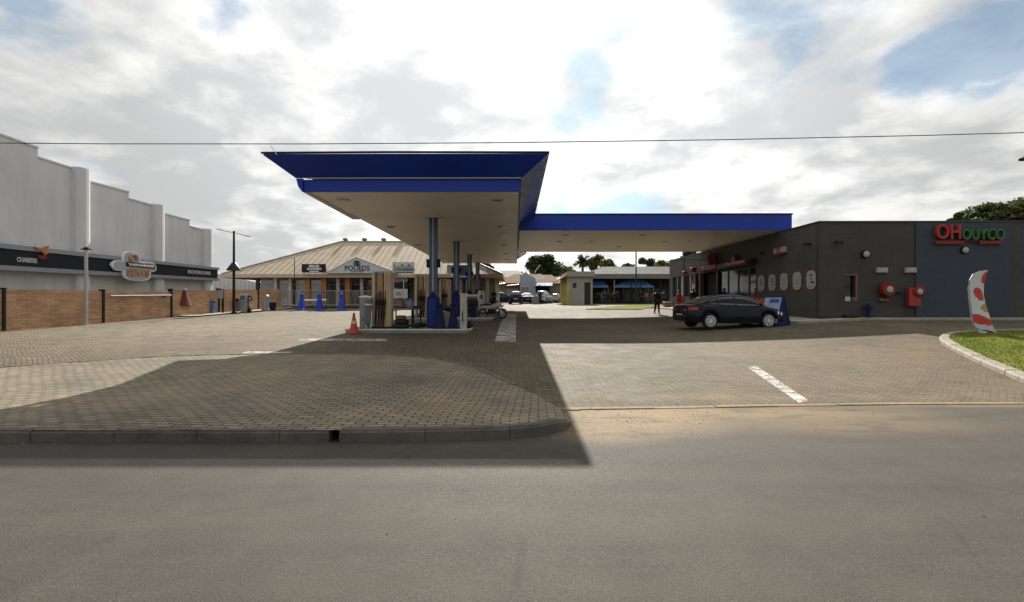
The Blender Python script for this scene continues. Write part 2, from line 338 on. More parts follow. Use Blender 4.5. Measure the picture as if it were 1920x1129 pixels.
# ------------------------------------------------------------------ mesh helpers
def rootloc(o):
    while o.parent: o = o.parent
    return o.location
def tag(o, label=None, cat=None, group=None, kind=None):
    for k, v in (('label', label), ('category', cat), ('group', group), ('kind', kind)):
        if v: o[k] = v
    return o
def thing(name, label, cat, loc, rz=0.0, group=None):
    o = bpy.data.objects.new(name, None); COL.objects.link(o)
    o.location = loc; o.rotation_euler = (0, 0, rz); o.empty_display_size = .2
    return tag(o, label, cat, group)
def dup(o, loc=None, rz=None, label=None, group=None, parent=None):
    c = o.copy(); COL.objects.link(c)
    if parent: c.parent = parent
    if loc is not None: c.location = loc
    if rz is not None: c.rotation_euler = (0, 0, rz)
    if label: c['label'] = label
    if group: c['group'] = group
    for ch in o.children: dup(ch, parent=c)
    return c
def poly_area_tri(pts): return pts
class MB:
    def __init__(s): s.bm = bmesh.new(); s.mi = 0
    def _new(s, n0):
        if s.mi:
            s.bm.faces.ensure_lookup_table()
            for i in range(n0, len(s.bm.faces)): s.bm.faces[i].material_index = s.mi
        return s
    def face(s, pts):
        n0 = len(s.bm.faces); s.bm.faces.new([s.bm.verts.new(p) for p in pts]); return s._new(n0)
    def box(s, x0, x1, y0, y1, z0, z1, mtx=None):
        n0 = len(s.bm.faces)
        v = [Vector((x, y, z)) for z in (z0, z1) for y in (y0, y1) for x in (x0, x1)]
        if mtx: v = [mtx @ p for p in v]
        v = [s.bm.verts.new(p) for p in v]
        for f in ((0, 2, 3, 1), (4, 5, 7, 6), (0, 1, 5, 4), (2, 6, 7, 3), (0, 4, 6, 2), (1, 3, 7, 5)):
            s.bm.faces.new([v[i] for i in f])
        return s._new(n0)
    def prism(s, pts, vec):
        """closed polygon of 3-D points pushed along vec"""
        n0 = len(s.bm.faces); vec = Vector(vec)
        a = [s.bm.verts.new(Vector(p)) for p in pts]; b = [s.bm.verts.new(Vector(p) + vec) for p in pts]
        n = len(a)
        s.bm.faces.new(a); s.bm.faces.new(b[::-1])
        for i in range(n): s.bm.faces.new((a[i], b[i], b[(i + 1) % n], a[(i + 1) % n]))
        return s._new(n0)
    def rings(s, rings, caps=True, close=True):
        n0 = len(s.bm.faces)
        vv = [[s.bm.verts.new(p) for p in r] for r in rings]
        n = len(vv[0])
        for a, b in zip(vv, vv[1:]):
            for i in range(n if close else n - 1):
                j = (i + 1) % n
                s.bm.faces.new((a[i], a[j], b[j], b[i]))
        if caps:
            s.bm.faces.new(vv[0][::-1]); s.bm.faces.new(vv[-1])
        return s._new(n0)
    def tube(s, pts, r, n=8, r1=None, caps=True):
        pts = [Vector(p) for p in pts]; rings = []
        for i, p in enumerate(pts):
            d = (pts[min(i + 1, len(pts) - 1)] - pts[max(i - 1, 0)]).normalized()
            up = Vector((0, 0, 1)) if abs(d.z) < .95 else Vector((0, 1, 0))
            u = d.cross(up).normalized(); w = u.cross(d).normalized()
            rr = r if r1 is None else r + (r1 - r) * i / (len(pts) - 1)
            rings.append([p + (u * math.cos(2 * PI * k / n) + w * math.sin(2 * PI * k / n)) * rr for k in range(n)])
        return s.rings(rings, caps)
    def lathe(s, prof, c=(0, 0, 0), n=20, axis='z', sq=1.0):
        rings = []
        for r, h in prof:
            rr = []
            for k in range(n):
                a, b = r * math.cos(2 * PI * k / n), r * math.sin(2 * PI * k / n) * sq
                p = (a, b, h) if axis == 'z' else ((h, a, b) if axis == 'x' else (b, h, a))
                rr.append(Vector(p) + Vector(c))
            rings.append(rr)
        return s.rings(rings)
    def ball(s, c, r, sx=1, sy=1, sz=1, u=12, v=8, jit=0.0):
        n0 = len(s.bm.faces)
        res = bmesh.ops.create_uvsphere(s.bm, u_segments=u, v_segments=v, radius=1)
        for w in res['verts']:
            k = 1 + (mnoise.noise(w.co * 2 + Vector(c)) * jit if jit else 0)
            w.co = Vector((w.co.x * r * sx * k, w.co.y * r * sy * k, w.co.z * r * sz * k)) + Vector(c)
        return s._new(n0)
    def torus(s, c, R0, r, axis='z', n=20, m=8):
        rings = []
        for i in range(n + 1):
            t = 2 * PI * i / n; rr = []
            for k in range(m):
                a = 2 * PI * k / m; q = R0 + r * math.cos(a); h = r * math.sin(a)
                p = (q * math.cos(t), q * math.sin(t), h)
                if axis == 'y': p = (p[0], p[2], p[1])
                if axis == 'x': p = (p[2], p[0], p[1])
                rr.append(Vector(p) + Vector(c))
            rings.append(rr)
        return s.rings(rings, caps=False)
    def text(s, body, size, mtx, depth=.02, align='CENTER', sx=1.0, bold=0.0, width=None):
        cu = bpy.data.curves.new('lettering', 'FONT'); cu.body = body; cu.size = size; cu.extrude = depth / 2
        cu.align_x = align; cu.align_y = 'CENTER'; cu.offset = bold; cu.resolution_u = 3
        ob = bpy.data.objects.new('lettering', cu); COL.objects.link(ob)
        me = bpy.data.meshes.new_from_object(ob.evaluated_get(bpy.context.evaluated_depsgraph_get()))
        bpy.data.objects.remove(ob)
        if width and len(me.vertices):
            xs = [v.co.x for v in me.vertices]; sx = width / max(1e-4, max(xs) - min(xs))
        n0 = len(s.bm.faces)
        me.transform(mtx @ Matrix.Diagonal((sx, 1, 1, 1)))
        s.bm.from_mesh(me); bpy.data.meshes.remove(me)
        s.bm.faces.ensure_lookup_table()
        for i in range(n0, len(s.bm.faces)): s.bm.faces[i].material_index = s.mi
        return s
    def build(s, name, mats, parent=None, world=False, smooth=False, bevel=0, origin=None, recalc=True, kind=None, sub=0):
        if recalc: bmesh.ops.recalc_face_normals(s.bm, faces=s.bm.faces[:])
        o = bpy.data.objects.new(name, bpy.data.meshes.new(name)); COL.objects.link(o)
        off = Vector((0, 0, 0))
        if parent is not None:
            o.parent = parent
            if world: off = Vector(rootloc(parent))
        elif origin is None and world:
            xs = [v.co for v in s.bm.verts]
            off = Vector(((min(v.x for v in xs) + max(v.x for v in xs)) / 2, (min(v.y for v in xs) + max(v.y for v in xs)) / 2, min(v.z for v in xs)))
            o.location = off
        elif origin is not None and world:
            off = Vector(origin); o.location = off
        if off.length > 0: bmesh.ops.translate(s.bm, verts=s.bm.verts[:], vec=-off)
        if smooth:
            for f in s.bm.faces: f.smooth = True
        s.bm.to_mesh(o.data); s.bm.free()
        for m in (mats if isinstance(mats, (list, tuple)) else [mats]): o.data.materials.append(m)
        if bevel:
            b = o.modifiers.new('edge', 'BEVEL'); b.width = bevel; b.segments = 2; b.limit_method = 'ANGLE'; b.angle_limit = R(40)
        if smooth:
            try: o.data.set_sharp_from_angle(angle=R(42))
            except Exception: pass
        if kind: o['kind'] = kind
        return o
def sheet(name, pts, mat, dz, step=1.0, kind='structure', zf=None):
    """a polygon laid over the slope of the site"""
    bm = bmesh.new(); bm.faces.new([bm.verts.new((p[0], p[1], 0)) for p in pts])
    x0, x1 = min(p[0] for p in pts), max(p[0] for p in pts); y0, y1 = min(p[1] for p in pts), max(p[1] for p in pts)
    def cuts(a, b, lo, hi): return [v for v in (lo + step * i for i in range(int((hi - lo) / step) + 1)) if a + 1e-3 < v < b - 1e-3]
    for ax, vals in ((0, cuts(x0, x1, -40, 40)), (1, cuts(y0, y1, -30, 84))):
        for v in vals:
            co = [0, 0, 0]; co[ax] = v; no = [0, 0, 0]; no[ax] = 1
            bmesh.ops.bisect_plane(bm, geom=bm.verts[:] + bm.edges[:] + bm.faces[:], plane_co=co, plane_no=no)
    for v in bm.verts: v.co.z = (zf(v.co.x, v.co.y) if zf else g(v.co.x, v.co.y) + dz)
    bmesh.ops.triangulate(bm, faces=[f for f in bm.faces if len(f.verts) > 4])
    bmesh.ops.recalc_face_normals(bm, faces=bm.faces[:])
    for f in bm.faces:
        if f.normal.z < 0: f.normal_flip()
    o = bpy.data.objects.new(name, bpy.data.meshes.new(name)); COL.objects.link(o)
    bm.to_mesh(o.data); bm.free(); o.data.materials.append(mat)
    for p in o.data.polygons: p.use_smooth = True
    if kind: o['kind'] = kind
    return o
def catmull(pts, n):
    out = []
    P_ = [pts[0]] + list(pts) + [pts[-1]]
    for i in range(1, len(P_) - 2):
        p0, p1, p2, p3 = (Vector(P_[i - 1]), Vector(P_[i]), Vector(P_[i + 1]), Vector(P_[i + 2]))
        for k in range(n):
            t = k / n
            out.append(.5 * ((2 * p1) + (p2 - p0) * t + (2 * p0 - 5 * p1 + 4 * p2 - p3) * t * t + (3 * p1 - p0 - 3 * p2 + p3) * t ** 3))
    out.append(Vector(P_[-2])); return out
def holes_wall(mb, u0, u1, z0, z1, ops, mk):
    """wall cells round rectangular openings; mk(ua, ub, za, zb) adds one cell"""
    us = sorted({u0, u1, *[o[0] for o in ops], *[o[1] for o in ops]}); zs = sorted({z0, z1, *[o[2] for o in ops], *[o[3] for o in ops]})
    for a, b in zip(us, us[1:]):
        run = None
        for c, d in zip(zs, zs[1:]):
            m = ((a + b) / 2, (c + d) / 2)
            solid = not any(o[0] < m[0] < o[1] and o[2] < m[1] < o[3] for o in ops)
            if solid: run = (run[0] if run else c, d)
            if run and (not solid or d == zs[-1]):
                mk(a, b, *run); run = None
# text facing the road (reads along +X, faces -Y) / on the shop's side wall (reads along -Y ... faces -X)
def TF(x, y, z): return Matrix.Translation((x, y, z)) @ Matrix.Rotation(PI / 2, 4, 'X')
def TS(x, y, z): return Matrix.Translation((x, y, z)) @ Matrix.Rotation(-PI / 2, 4, 'Z') @ Matrix.Rotation(PI / 2, 4, 'X')

# ------------------------------------------------------------------ ground, road, paving
EARTH_X = 420
sheet('ground', [(-EARTH_X, -40), (EARTH_X, -40), (EARTH_X, 420), (-EARTH_X, 420)], EARTH, -.05)
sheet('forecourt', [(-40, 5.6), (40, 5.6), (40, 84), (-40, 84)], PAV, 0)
kf = [G(px, py) for px, py in ((-420, 838), (0, 833), (300, 832), (620, 831), (780, 829), (900, 826), (960, 823), (1010, 818), (1045, 811), (1064, 803), (1070, 796))]
kf = [Vector((-16, kf[0].y, 0)), Vector((-11, kf[0].y, 0))] + kf
kb = [G(px, py) for px, py in ((1068, 790), (1060, 780), (1040, 765), (1012, 748), (985, 735), (930, 708), (870, 686), (800, 673), (700, 667), (560, 666), (335, 670), (150, 681), (0, 692), (-200, 705))]
kb = [v + Vector((0, 0, .0)) for v in kb] + [Vector((-16, 13.2, 0))]
def resample(pts, n):
    L = [0]
    for a, b in zip(pts, pts[1:]): L.append(L[-1] + (Vector(b).xy - Vector(a).xy).length)
    out = []; j = 0
    for i in range(n):
        t = L[-1] * i / (n - 1)
        while j < len(L) - 2 and L[j + 1] < t: j += 1
        f = (t - L[j]) / max(1e-6, L[j + 1] - L[j])
        out.append(Vector(pts[j]).lerp(Vector(pts[j + 1]), clamp(f)))
    return out
KN = 140
kfs = resample(catmull(kf, 6), KN); kbs = resample(catmull(list(reversed(kb)), 6), KN)
def kerbh(i):
    t = i / (KN - 1)
    return .145 * clamp((1 - t) / .045) ** .6 + .012
bm = bmesh.new(); rows = []
NR = 14
for i in range(KN):
    r = []
    a, b = kfs[i], kbs[i]
    for k in range(NR + 1):
        s = k / NR; p = a.lerp(b, s)
        d = (p.xy - a.xy).length
        up = .034 + (kerbh(i) - .034) * clamp(1 - s) ** 1.3 if kerbh(i) > .034 else .02
        r.append(bm.verts.new((p.x, p.y, g(p.x, p.y) + up)))
    rows.append(r)
for a, b in zip(rows, rows[1:]):
    for k in range(NR): bm.faces.new((a[k], b[k], b[k + 1], a[k + 1]))
bmesh.ops.remove_doubles(bm, verts=bm.verts[:], dist=.002)
bmesh.ops.recalc_face_normals(bm, faces=bm.faces[:])
for f in bm.faces:
    if f.normal.z < 0: f.normal_flip()
    f.smooth = True
o = bpy.data.objects.new('verge', bpy.data.meshes.new('verge')); COL.objects.link(o); bm.to_mesh(o.data); bm.free()
o.data.materials.append(VERGE); o['kind'] = 'structure'
# kerb stones: one run of stones with fine joints and one broken gap
def kerb_run(pts, hfun, w, mat, name, stone, gap=.012, skip=(), proud=.02, side=1):
    mb = MB(); L = 0; n = 0; pts = [Vector(p) for p in pts]
    seg = resample(pts, max(2, int(sum((a.xy - b.xy).length for a, b in zip(pts, pts[1:])) / .1)))
    cum = [0]
    for a, b in zip(seg, seg[1:]): cum.append(cum[-1] + (a.xy - b.xy).length)
    start = 0
    while start < len(seg) - 1:
        end = start
        while end < len(seg) - 1 and cum[end] - cum[start] < stone: end += 1
        n += 1
        rings = []
        jz = random.uniform(-.006, .006); jx = random.uniform(-.006, .006)
        for j in range(start, end + 1):
            p = seg[j].copy(); d = (seg[min(j + 1, len(seg) - 1)].xy - seg[max(j - 1, 0)].xy).normalized(); nn = Vector((d.y, -d.x)) * side
            if j == start: p += Vector((d.x, d.y, 0)) * gap
            if j == end: p -= Vector((d.x, d.y, 0)) * gap
            z = g(p.x, p.y); h = hfun(j / (len(seg) - 1)) + jz; c = min(.035, h * .4)
            q = lambda o_, zz: Vector((p.x + nn.x * (o_ + jx), p.y + nn.y * (o_ + jx), z + zz))
            rings.append([q(proud, -.1), q(proud, h - c), q(proud - c, h), q(proud - w, h), q(proud - w, -.1)])
        if n not in skip: mb.rings(rings)
        start = end
    return mb.build(name, mat, kind='structure')
cut = [i for i, v in enumerate(kfs) if v.x > -2.26][0]; tot = KN - 1
kf_a = kfs[:cut] + [Vector((-2.27, kfs[cut].y, 0))]; kf_b = [Vector((-2.15, kfs[cut].y, 0))] + [v for v in kfs if v.x > -2.12]
kerb_run(kf_a, lambda t: .161, .15, KERB, 'kerb', .98, gap=.004, side=1)
kerb_run(kf_b, lambda t: .145 * clamp((1 - t) / .12) ** .6 + .016, .15, KERB, 'kerb', .98, gap=.004, side=1)
kerb_run([v for v in kbs[3:-16]][::-1], lambda t: .048, .11, M('edging_stone', (.105, .095, .076), .85, 0, .3, 4, .4), 'kerb', .24, gap=.010, side=1, proud=.05)
# road with the low flush kerb of the entrance on its far side
edge_r = [G(px, py) for px, py in ((1030, 769), (1120, 768), (1300, 765), (1500, 761), (1700, 758), (1920, 757), (2300, 756))]
edge_r.append(Vector((40, edge_r[-1].y + .05, 0)))
ry = [(-40, kf[0].y), (-16, kf[0].y)] + [(p.x, p.y) for p in kfs[::6]] + [(kfs[-1].x, kfs[-1].y), (kbs[-4].x + .02, kbs[-4].y)] + [(p.x, p.y) for p in edge_r]
sheet('road', [(40, -14), *reversed(ry), (-40, -14)], ROAD, .012)
kerb_run([Vector((1.0, edge_r[0].y, 0))] + edge_r, lambda t: .022, .14, M('sandy_kerb', (.185, .138, .080), .9, 0, .35, 2.2, .4), 'kerb', 1.0, gap=.006, side=1, proud=.06)
sheet('pavement', [(-40, kf[0].y), (-40, 13.2), (-16, 13.2), (-16, kf[0].y)], VERGE, .1)
# pale hard standing along the shops at the back, and by the brick fence
sheet('path', [(-30, 48.2), (-1.5, 48.2), (-1.5, 52), (-30, 52)], CONC, .12)
sheet('path', [(-22.0, 33), (-20.6, 33), (-20.0, 47.5), (-21.8, 47.5)], CONC, .07)
mb = MB()
for (a, b) in (((14.2, 23.1), (34, 24.2)), ((12.9, 23.1), (14.2, 47.5))):
    pass
sheet('pavement', [(12.75, 23.0), (36, 23.0), (36, 24.3), (14.15, 24.3), (14.15, 47.6), (12.75, 47.6)], CONC, .07)
kerb_run([Vector((12.72, 47.5, 0)), Vector((12.72, 23.0, 0)), Vector((36, 23.0, 0))], lambda t: .085, .12, KERBW, 'kerb', .9, side=-1)

# painted lines
def paint(pts, mat=PAINT, dz=.006): sheet('road_markings', [(G(*p).x, G(*p).y) for p in pts], mat, dz, .5)
paint([(1399, 688), (1418, 687), (1516, 752), (1496, 755)])
paint([(927, 641), (967, 641), (968, 589), (945, 589)])
paint([(560, 639), (725, 640), (725, 635.5), (560, 635.5)])
paint([(452, 663), (547, 663), (550, 660), (460, 659.5)])
paint([(225, 633), (300, 626), (372, 622), (420, 617), (400, 616), (300, 622), (230, 628)], FAINT)
paint([(255, 669), (330, 664), (385, 665), (382, 662), (335, 660), (300, 661)], FAINT)
paint([(320, 616), (430, 609), (470, 606), (440, 606), (330, 612)], FAINT)

# lawn at the entrance and the strip of lawn at the back
gi = [G(px, py) for px, py in ((2300, 860), (2080, 775), (1920, 719), (1880, 702), (1840, 685), (1800, 666), (1772, 650), (1760, 640), (1764, 632), (1785, 628), (1830, 625), (1920, 622))] + [Vector((24, 19.2, 0))]
gis = catmull(gi, 5)
kerb_run(gis, lambda t: .12, .24, KERBW, 'kerb', .62, gap=.012, side=-1, proud=.03)
lawn_pts = [(p.x, p.y) for p in gis] + [(24, 8)]
sheet('lawn', lawn_pts, LAWN, .085, .5)
ls = [G(px, py) for px, py in ((1098, 580.5), (1150, 581), (1201, 581), (1210, 578.5), (1252, 578), (1262, 573), (1253, 569.5), (1193, 571), (1150, 575))]
sheet('lawn', [(p.x, p.y) for p in ls], LAWN, .03, 1)
kerb_run([ls[0], ls[1], ls[2], ls[3], ls[4]], lambda t: .06, .12, KERB, 'kerb', 1.0, side=1)
def inside(x, y, pts):
    c = False; j = len(pts) - 1
    for i in range(len(pts)):
        if (pts[i][1] > y) != (pts[j][1] > y) and x < (pts[j][0] - pts[i][0]) * (y - pts[i][1]) / (pts[j][1] - pts[i][1]) + pts[i][0]: c = not c
        j = i
    return c
GRASSB = m_leaf('grass_blades', (.065, .105, .012), (.23, .225, .045))
def blades(pts, n, h, base):
    bm = bmesh.new(); xs = [p[0] for p in pts]; ys = [p[1] for p in pts]; rnd = random.Random(5); k = 0
    inner = pts
    while k < n:
        x, y = rnd.uniform(min(xs), min(max(xs), 19)), rnd.uniform(min(ys), max(ys))
        if not inside(x, y, inner): continue
        k += 1
        a = rnd.uniform(0, 2 * PI); w = rnd.uniform(.006, .014); hh = h * rnd.uniform(.5, 1.4) * (1 + .5 * mnoise.noise((x * 2, y * 2, 0))); z = g(x, y) + base; l = rnd.uniform(-.5, .5) * hh
        bm.faces.new([bm.verts.new(p) for p in ((x + w * math.cos(a), y + w * math.sin(a), z), (x - w * math.cos(a), y - w * math.sin(a), z), (x + l * math.sin(a), y - l * math.cos(a), z + hh))])
    o = bpy.data.objects.new('grass', bpy.data.meshes.new('grass')); COL.objects.link(o); bm.to_mesh(o.data); bm.free()
    o.data.materials.append(GRASSB); o['kind'] = 'stuff'; o['label'] = 'short sunlit green grass growing on the kerbed lawn'; o['category'] = 'grass'; return o
blades(lawn_pts, 26000, .05, .085)

# ------------------------------------------------------------------ petrol canopy
ZS = CH + 3.61
can = thing('petrol_canopy', 'big blue petrol station canopy with flared fascia over the pumps', 'canopy', (-3.4, 33, g(-3.4, 33)))
XL, XR, Y0, Y1 = -6.8, .12, 16.9, 48.8
mb = MB(); mb.box(XL, XR, Y0, Y1, ZS, ZS + .12); mb.build('soffit', SOFF, can, world=True)
mb = MB(); mb.box(XL + .06, XR - .06, Y0 + .06, Y1 - .06, ZS + .121, ZS + .95); mb.build('roof_deck', GREYT, can, world=True)
zb0, zb1 = ZS - .003, ZS + .40
mb = MB()   # lower blue band: front, right, back (the left one is a lighter ledge)
mb.box(XL - .18, XR + .04, Y0 - .05, Y0 - .003, zb0, zb1)
mb.box(XR + .003, XR + .04, Y0 - .002, Y1 + .003, zb0, zb1)
mb.box(XL - .18, XR + .04, Y1 + .004, Y1 + .05, zb0, zb1)
mb.build('fascia_band', BLUE, can, world=True)
mb = MB(); mb.box(XL - .03, XR + .08, Y0 - .16, Y0 - .10, zb1 + .01, zb1 + .06); mb.box(XR + .06, XR + .10, Y0 - .09, Y1, zb1 + .01, zb1 + .06); mb.build('fascia_trim', GREYT, can, world=True)
# flared fascia: front and right side over the whole length, left side on the front bay only
zf0, zf1 = ZS + .43, CH + 4.56
bl, br_ = (XL - .40, Y0 - .14), (XR + .10, Y0 - .14); tl_, tr_ = (-7.86, 15.9), (1.0, 15.9)
LE = 22.4
def flare(name, pts, th, mats):
    mb = MB(); mb.prism(pts, th); return mb.build(name, mats, can, world=True)
flare('front_fascia', [(bl[0], bl[1], zf0), (br_[0], br_[1], zf0), (tr_[0], tr_[1], zf1), (tl_[0], tl_[1], zf1)], (0, .06, .05), BLUE)
flare('side_fascia', [(br_[0], br_[1] + .004, zf0), (XR + .10, Y1 + .14, zf0), (1.0, Y1 + .98, zf1), (1.0, 15.9 + .004, zf1)], (-.05, 0, .06), BLUEG)
flare('back_fascia', [(XL - .4, Y1 + .16, zf0), (XR + .10, Y1 + .16, zf0), (.98, Y1 + 1.0, zf1), (-7.6, Y1 + 1.0, zf1)], (0, -.06, .05), BLUE)
# left side: soffit-height ledge and unseen flare above, both bent to shape the shadow
mb = MB()
mb.rings([[(XL - .001, y, ZS - .02), (a, y, ZS - .02), (b, y, ZS + .33), (b + .02, y, zb1), (XL - .001, y, zb1)] for y, a, b in ((Y0 - .002, -6.985, -7.04), (Y0 + 1.2, -7.02, -7.14), (LE, -7.12, -7.32))])
mb.build('side_ledge', OFFW, can, world=True)
mb = MB(); mb.prism([(-7.2, Y0 - .13, zb1 + .025), (XL - .185, Y0 - .13, zb1 + .025), (XL - .185, Y0 - .13, zb0), (-7.0, Y0 - .13, zb0 - .01), (-7.13, Y0 - .13, zb0 + .16)], (0, .12, 0)); mb.build('corner_panel', BLUE, can, world=True)
mb = MB()
mb.rings([[(-6.9, Y0 + 1.7, zb1 + .03), (-6.87, Y0 + 1.7, zf1 - .1), (-6.82, Y0 + 1.7, zf1 - .1), (-6.84, Y0 + 1.7, zb1 + .03)],
          [(-7.2, LE, zb1 + .03), (-8.35, LE + .5, zf1), (-8.3, LE + .5, zf1 + .05), (-7.14, LE, zb1 + .08)]])
mb.build('side_fascia', BLUEG, can, world=True)  # left flare stays out of sight; its bend steers the ground shadow
mb = MB(); mb.face([(-7.86, 15.92, zf1 + .03), (1.0, 15.92, zf1 + .03), (1.0, Y1 + .98, zf1 + .03), (-6.9, Y1 + .98, zf1 + .03), (-6.9, LE + .5, zf1 + .03), (-8.35, LE + .5, zf1 + .03), (-6.85, 18.7, zf1 + .03), (-6.9, 16.7, zf1 + .03)])  # unseen roof outline, notched to set the shadow's left edge
r_ = mb.build('roof_sheet', GREYT, can, world=True)
mb = MB(); mb.tube([(-7.9, 15.88, zf1 + .06), (-4, 15.88, zf1 + .075), (1.03, 15.88, zf1 + .06)], .035, 6); mb.tube([(1.03, 15.88, zf1 + .06), (1.03, Y1 + 1, zf1 + .06)], .035, 6); mb.build('gutter_lip', BLACK, can, world=True)
for y, xs in ((18.1, (-6.1, -.63)), (24.6, (-6.0, -.65)), (27.3, (-.66,)), (32.6, (-6.2, -.7)), (38.6, (-.7,)), (44.0, (-.7, -6.1))):
    for x in xs:
        mb = MB(); mb.lathe([(.0, ZS - .045), (.20, ZS - .045), (.24, ZS - .03), (.25, ZS - .002)], (x, y, 0), 20); fx = mb.build('downlight', OFFW, can, world=True, smooth=True)
        mb = MB(); mb.lathe([(.0, ZS - .052), (.17, ZS - .052), (.17, ZS - .046)], (x, y, 0), 20); mb.build('lens', GLASSG, fx, world=True)
# canopy columns: metal tube with a bright seam, flange, speaker boxes, blue guard
COLY = (21.9, 30.5, 39.2, 47.6)
cx = -3.5
def column(y):
    z0 = g(cx, y) + .13; h = ZS - z0
    c = thing('canopy_column', 'blue grey canopy column', 'column', (cx, y, z0), 0, 'columns under the petrol canopy')
    mb = MB(); mb.lathe([(.19, .0), (.19, h - .002)], n=24, sq=.8); mb.build('shaft', STEELB, c, smooth=True)
    mb = MB(); mb.box(-.025, .025, -.166, -.15, 1.55, h - .01); mb.build('cover_strip', GREYT, c)
    mb = MB(); mb.lathe([(.34, h - .05), (.34, h - .003)], n=24); mb.build('flange', OFFW, c, smooth=True)
    mb = MB(); mb.prism([(-.25, -.21, .04), (.25, -.21, .04), (.25, -.21, 1.3), (.0, -.21, 1.62), (-.25, -.21, 1.3)], (0, .42, 0)); mb.build('guard', NAVYPL, c, bevel=.02)
    mb = MB(); mb.box(-.19, .15, -.225, -.212, .12, 1.28); mb.build('guard_panel', M('guard_blue', (.011, .028, .17), .5, 0, .15, 4, spec=.12), c)
    mb = MB(); mb.box(-.30, .30, -.26, .26, -.13, .035); mb.build('foot', CONC, c)
    for s in (-1, 1):
        mb = MB(); mb.box(s * .2, s * .29, -.1, .1, 2.62, 2.98); mb.build('speaker_box', NAVYPL, c, bevel=.01)
    return c
COLLAB = ['blue grey canopy column closest to the road, beside the dark blue bollards', 'second blue grey canopy column from the road, behind the narrow white cabinet',
          'third blue grey canopy column from the road, behind the hose dispenser', 'blue grey canopy column farthest from the road, by the white cabinet and motorbike']
for y, lb in zip(COLY, COLLAB): column(y)['label'] = lb

# link canopy to the shop
lk = thing('link_canopy', 'flat blue edged link canopy reaching from the pumps to the dark shop', 'canopy', (7, 31, g(7, 31)))
LX0, LX1, LY0, LY1 = XR + .115, 14.76, 27.5, 39.3
zl = CH + 3.81
mb = MB(); mb.box(LX0, LX1, LY0 + .005, LY1 - .005, zl, zl + .1); mb.build('soffit', SOFF, lk, world=True)
mb = MB(); mb.box(LX0 + .6, LX1 - .1, LY0 + .1, LY1 - .1, zl + .101, zl + .6); mb.build('roof_deck', GREYT, lk, world=True)
mb = MB(); mb.box(LX0 + .02, LX1 + .02, LY0 - .06, LY0, zl - .015, CH + 4.63); mb.build('front_fascia', BLUE, lk, world=True)
mb = MB(); mb.box(LX0 + .02, LX1 + .02, LY1, LY1 + .06, zl - .015, CH + 4.63); mb.build('back_fascia', BLUE, lk, world=True)
mb = MB(); mb.box(LX1 + .002, LX1 + .05, LY0 + .004, LY1 - .004, zl + .14, CH + 4.63); mb.build('end_fascia', BLUE, lk, world=True)
mb = MB(); mb.box(LX0 + .6, LX1 + .06, LY0 - .1, LY0 + .02, CH + 4.633, CH + 4.70); mb.build('coping', NAVYPL, lk, world=True)
for (x, y) in ((2.9, 29.4), (2.8, 32.7), (4.9, 32.7), (9.6, 32.8), (11.1, 32.5), (12.7, 33), (7.3, 29.4), (11.5, 29.4), (7.2, 35.6)):
    mb = MB(); mb.lathe([(.0, zl - .04), (.18, zl - .04), (.21, zl - .002)], (x, y, 0), 18); mb.build('downlight', OFFW, lk, world=True, smooth=True)

# ------------------------------------------------------------------ white building behind the brick fence
PLW = m_plaster('white_render', (.45, .455, .47), (.55, .55, .555))
def wy(px): return -24.92 / ((px - VX) / F - .03)
def wx(y): return -24.2 + .03 * (y - 24)
wdir = Vector((.03, 1, 0)).normalized(); wn_ = Vector((1, -.03, 0)).normalized()
wb = thing('white_building', 'long white rendered building with stepped parapet behind the brick fence', 'building', (-27, 36, g(-27, 36)))
def wpt(px, py, off=0.0):
    y = wy(px); p = Vector((wx(y), y, PZ(py, y))); return p + wn_ * off
back = -wn_ * 9
panels = [[(-250, 208), (-130, 208), (65.5, 277)], [(65.5, 295), (129, 315)], [(129, 316), (160, 332)], [(160, 340), (238, 360.5)], [(238, 373), (281, 385)], [(281, 386), (300, 393)], [(300, 400), (353, 413.5)], [(353, 425), (376, 431)], [(376, 431.5), (391, 434)]]
mb = MB(); cp = MB()
for i, p in enumerate(panels):
    tops = [wpt(x, y) for x, y in p]
    base = [Vector((v.x, v.y, g(v.x, v.y) - .5)) for v in (tops[-1], tops[0])]
    mb.prism(tops + base, back)
    cap = [v + Vector((0, 0, .002)) + wn_ * .05 for v in tops]
    cp.prism(cap + [v + Vector((0, 0, .09)) for v in reversed(cap)], back * 1.01)
mb.build('wall', PLW, wb, world=True); cp.build('parapet_cap', PLW, wb, world=True)
for x0, x1, top in ((129, 158, 314), (280, 299, 384), (375.5, 390, 430.5)):
    a, b = wpt(x0, top), wpt(x1, top); w = (b - a).length; mb = MB(); rings = []
    for z in (g(a.x, a.y) - .3, min(a.z, b.z) - .05, min(a.z, b.z) + .1):
        rr = []
        for k in range(9):
            t = PI * k / 8; q = a.lerp(b, .5 - .5 * math.cos(t)); q = q + wn_ * (.42 * math.sin(t) ** .6 if 0 < k < 8 else .0); rr.append(Vector((q.x, q.y, z)))
        rings.append(rr)
    mb.rings(rings); mb.build('pilaster', PLW, wb, world=True)
def bandz(y, f):
    z0 = 3.41 + (3.54 - 3.41) * (y - 24) / 15.6; z1 = 4.525 + (4.48 - 4.525) * (y - 24) / 15.6
    return z0 + (z1 - z0) * f
def band(mb, y0, y1, f0, f1, o0, o1):
    pts = []
    for y, f in ((y0, f0), (y1, f0), (y1, f1), (y0, f1)):
        pts.append(Vector((wx(y), y, bandz(y, f))) + wn_ * o0)
    mb.prism(pts, wn_ * (o1 - o0))
mb = MB(); band(mb, 15, 39.75, .04, .96, .02, .55); bd = mb.build('fascia_board', CHAR, wb, world=True)
bt = M('band_trim', (.22, .235, .27), .5, .2, .08)
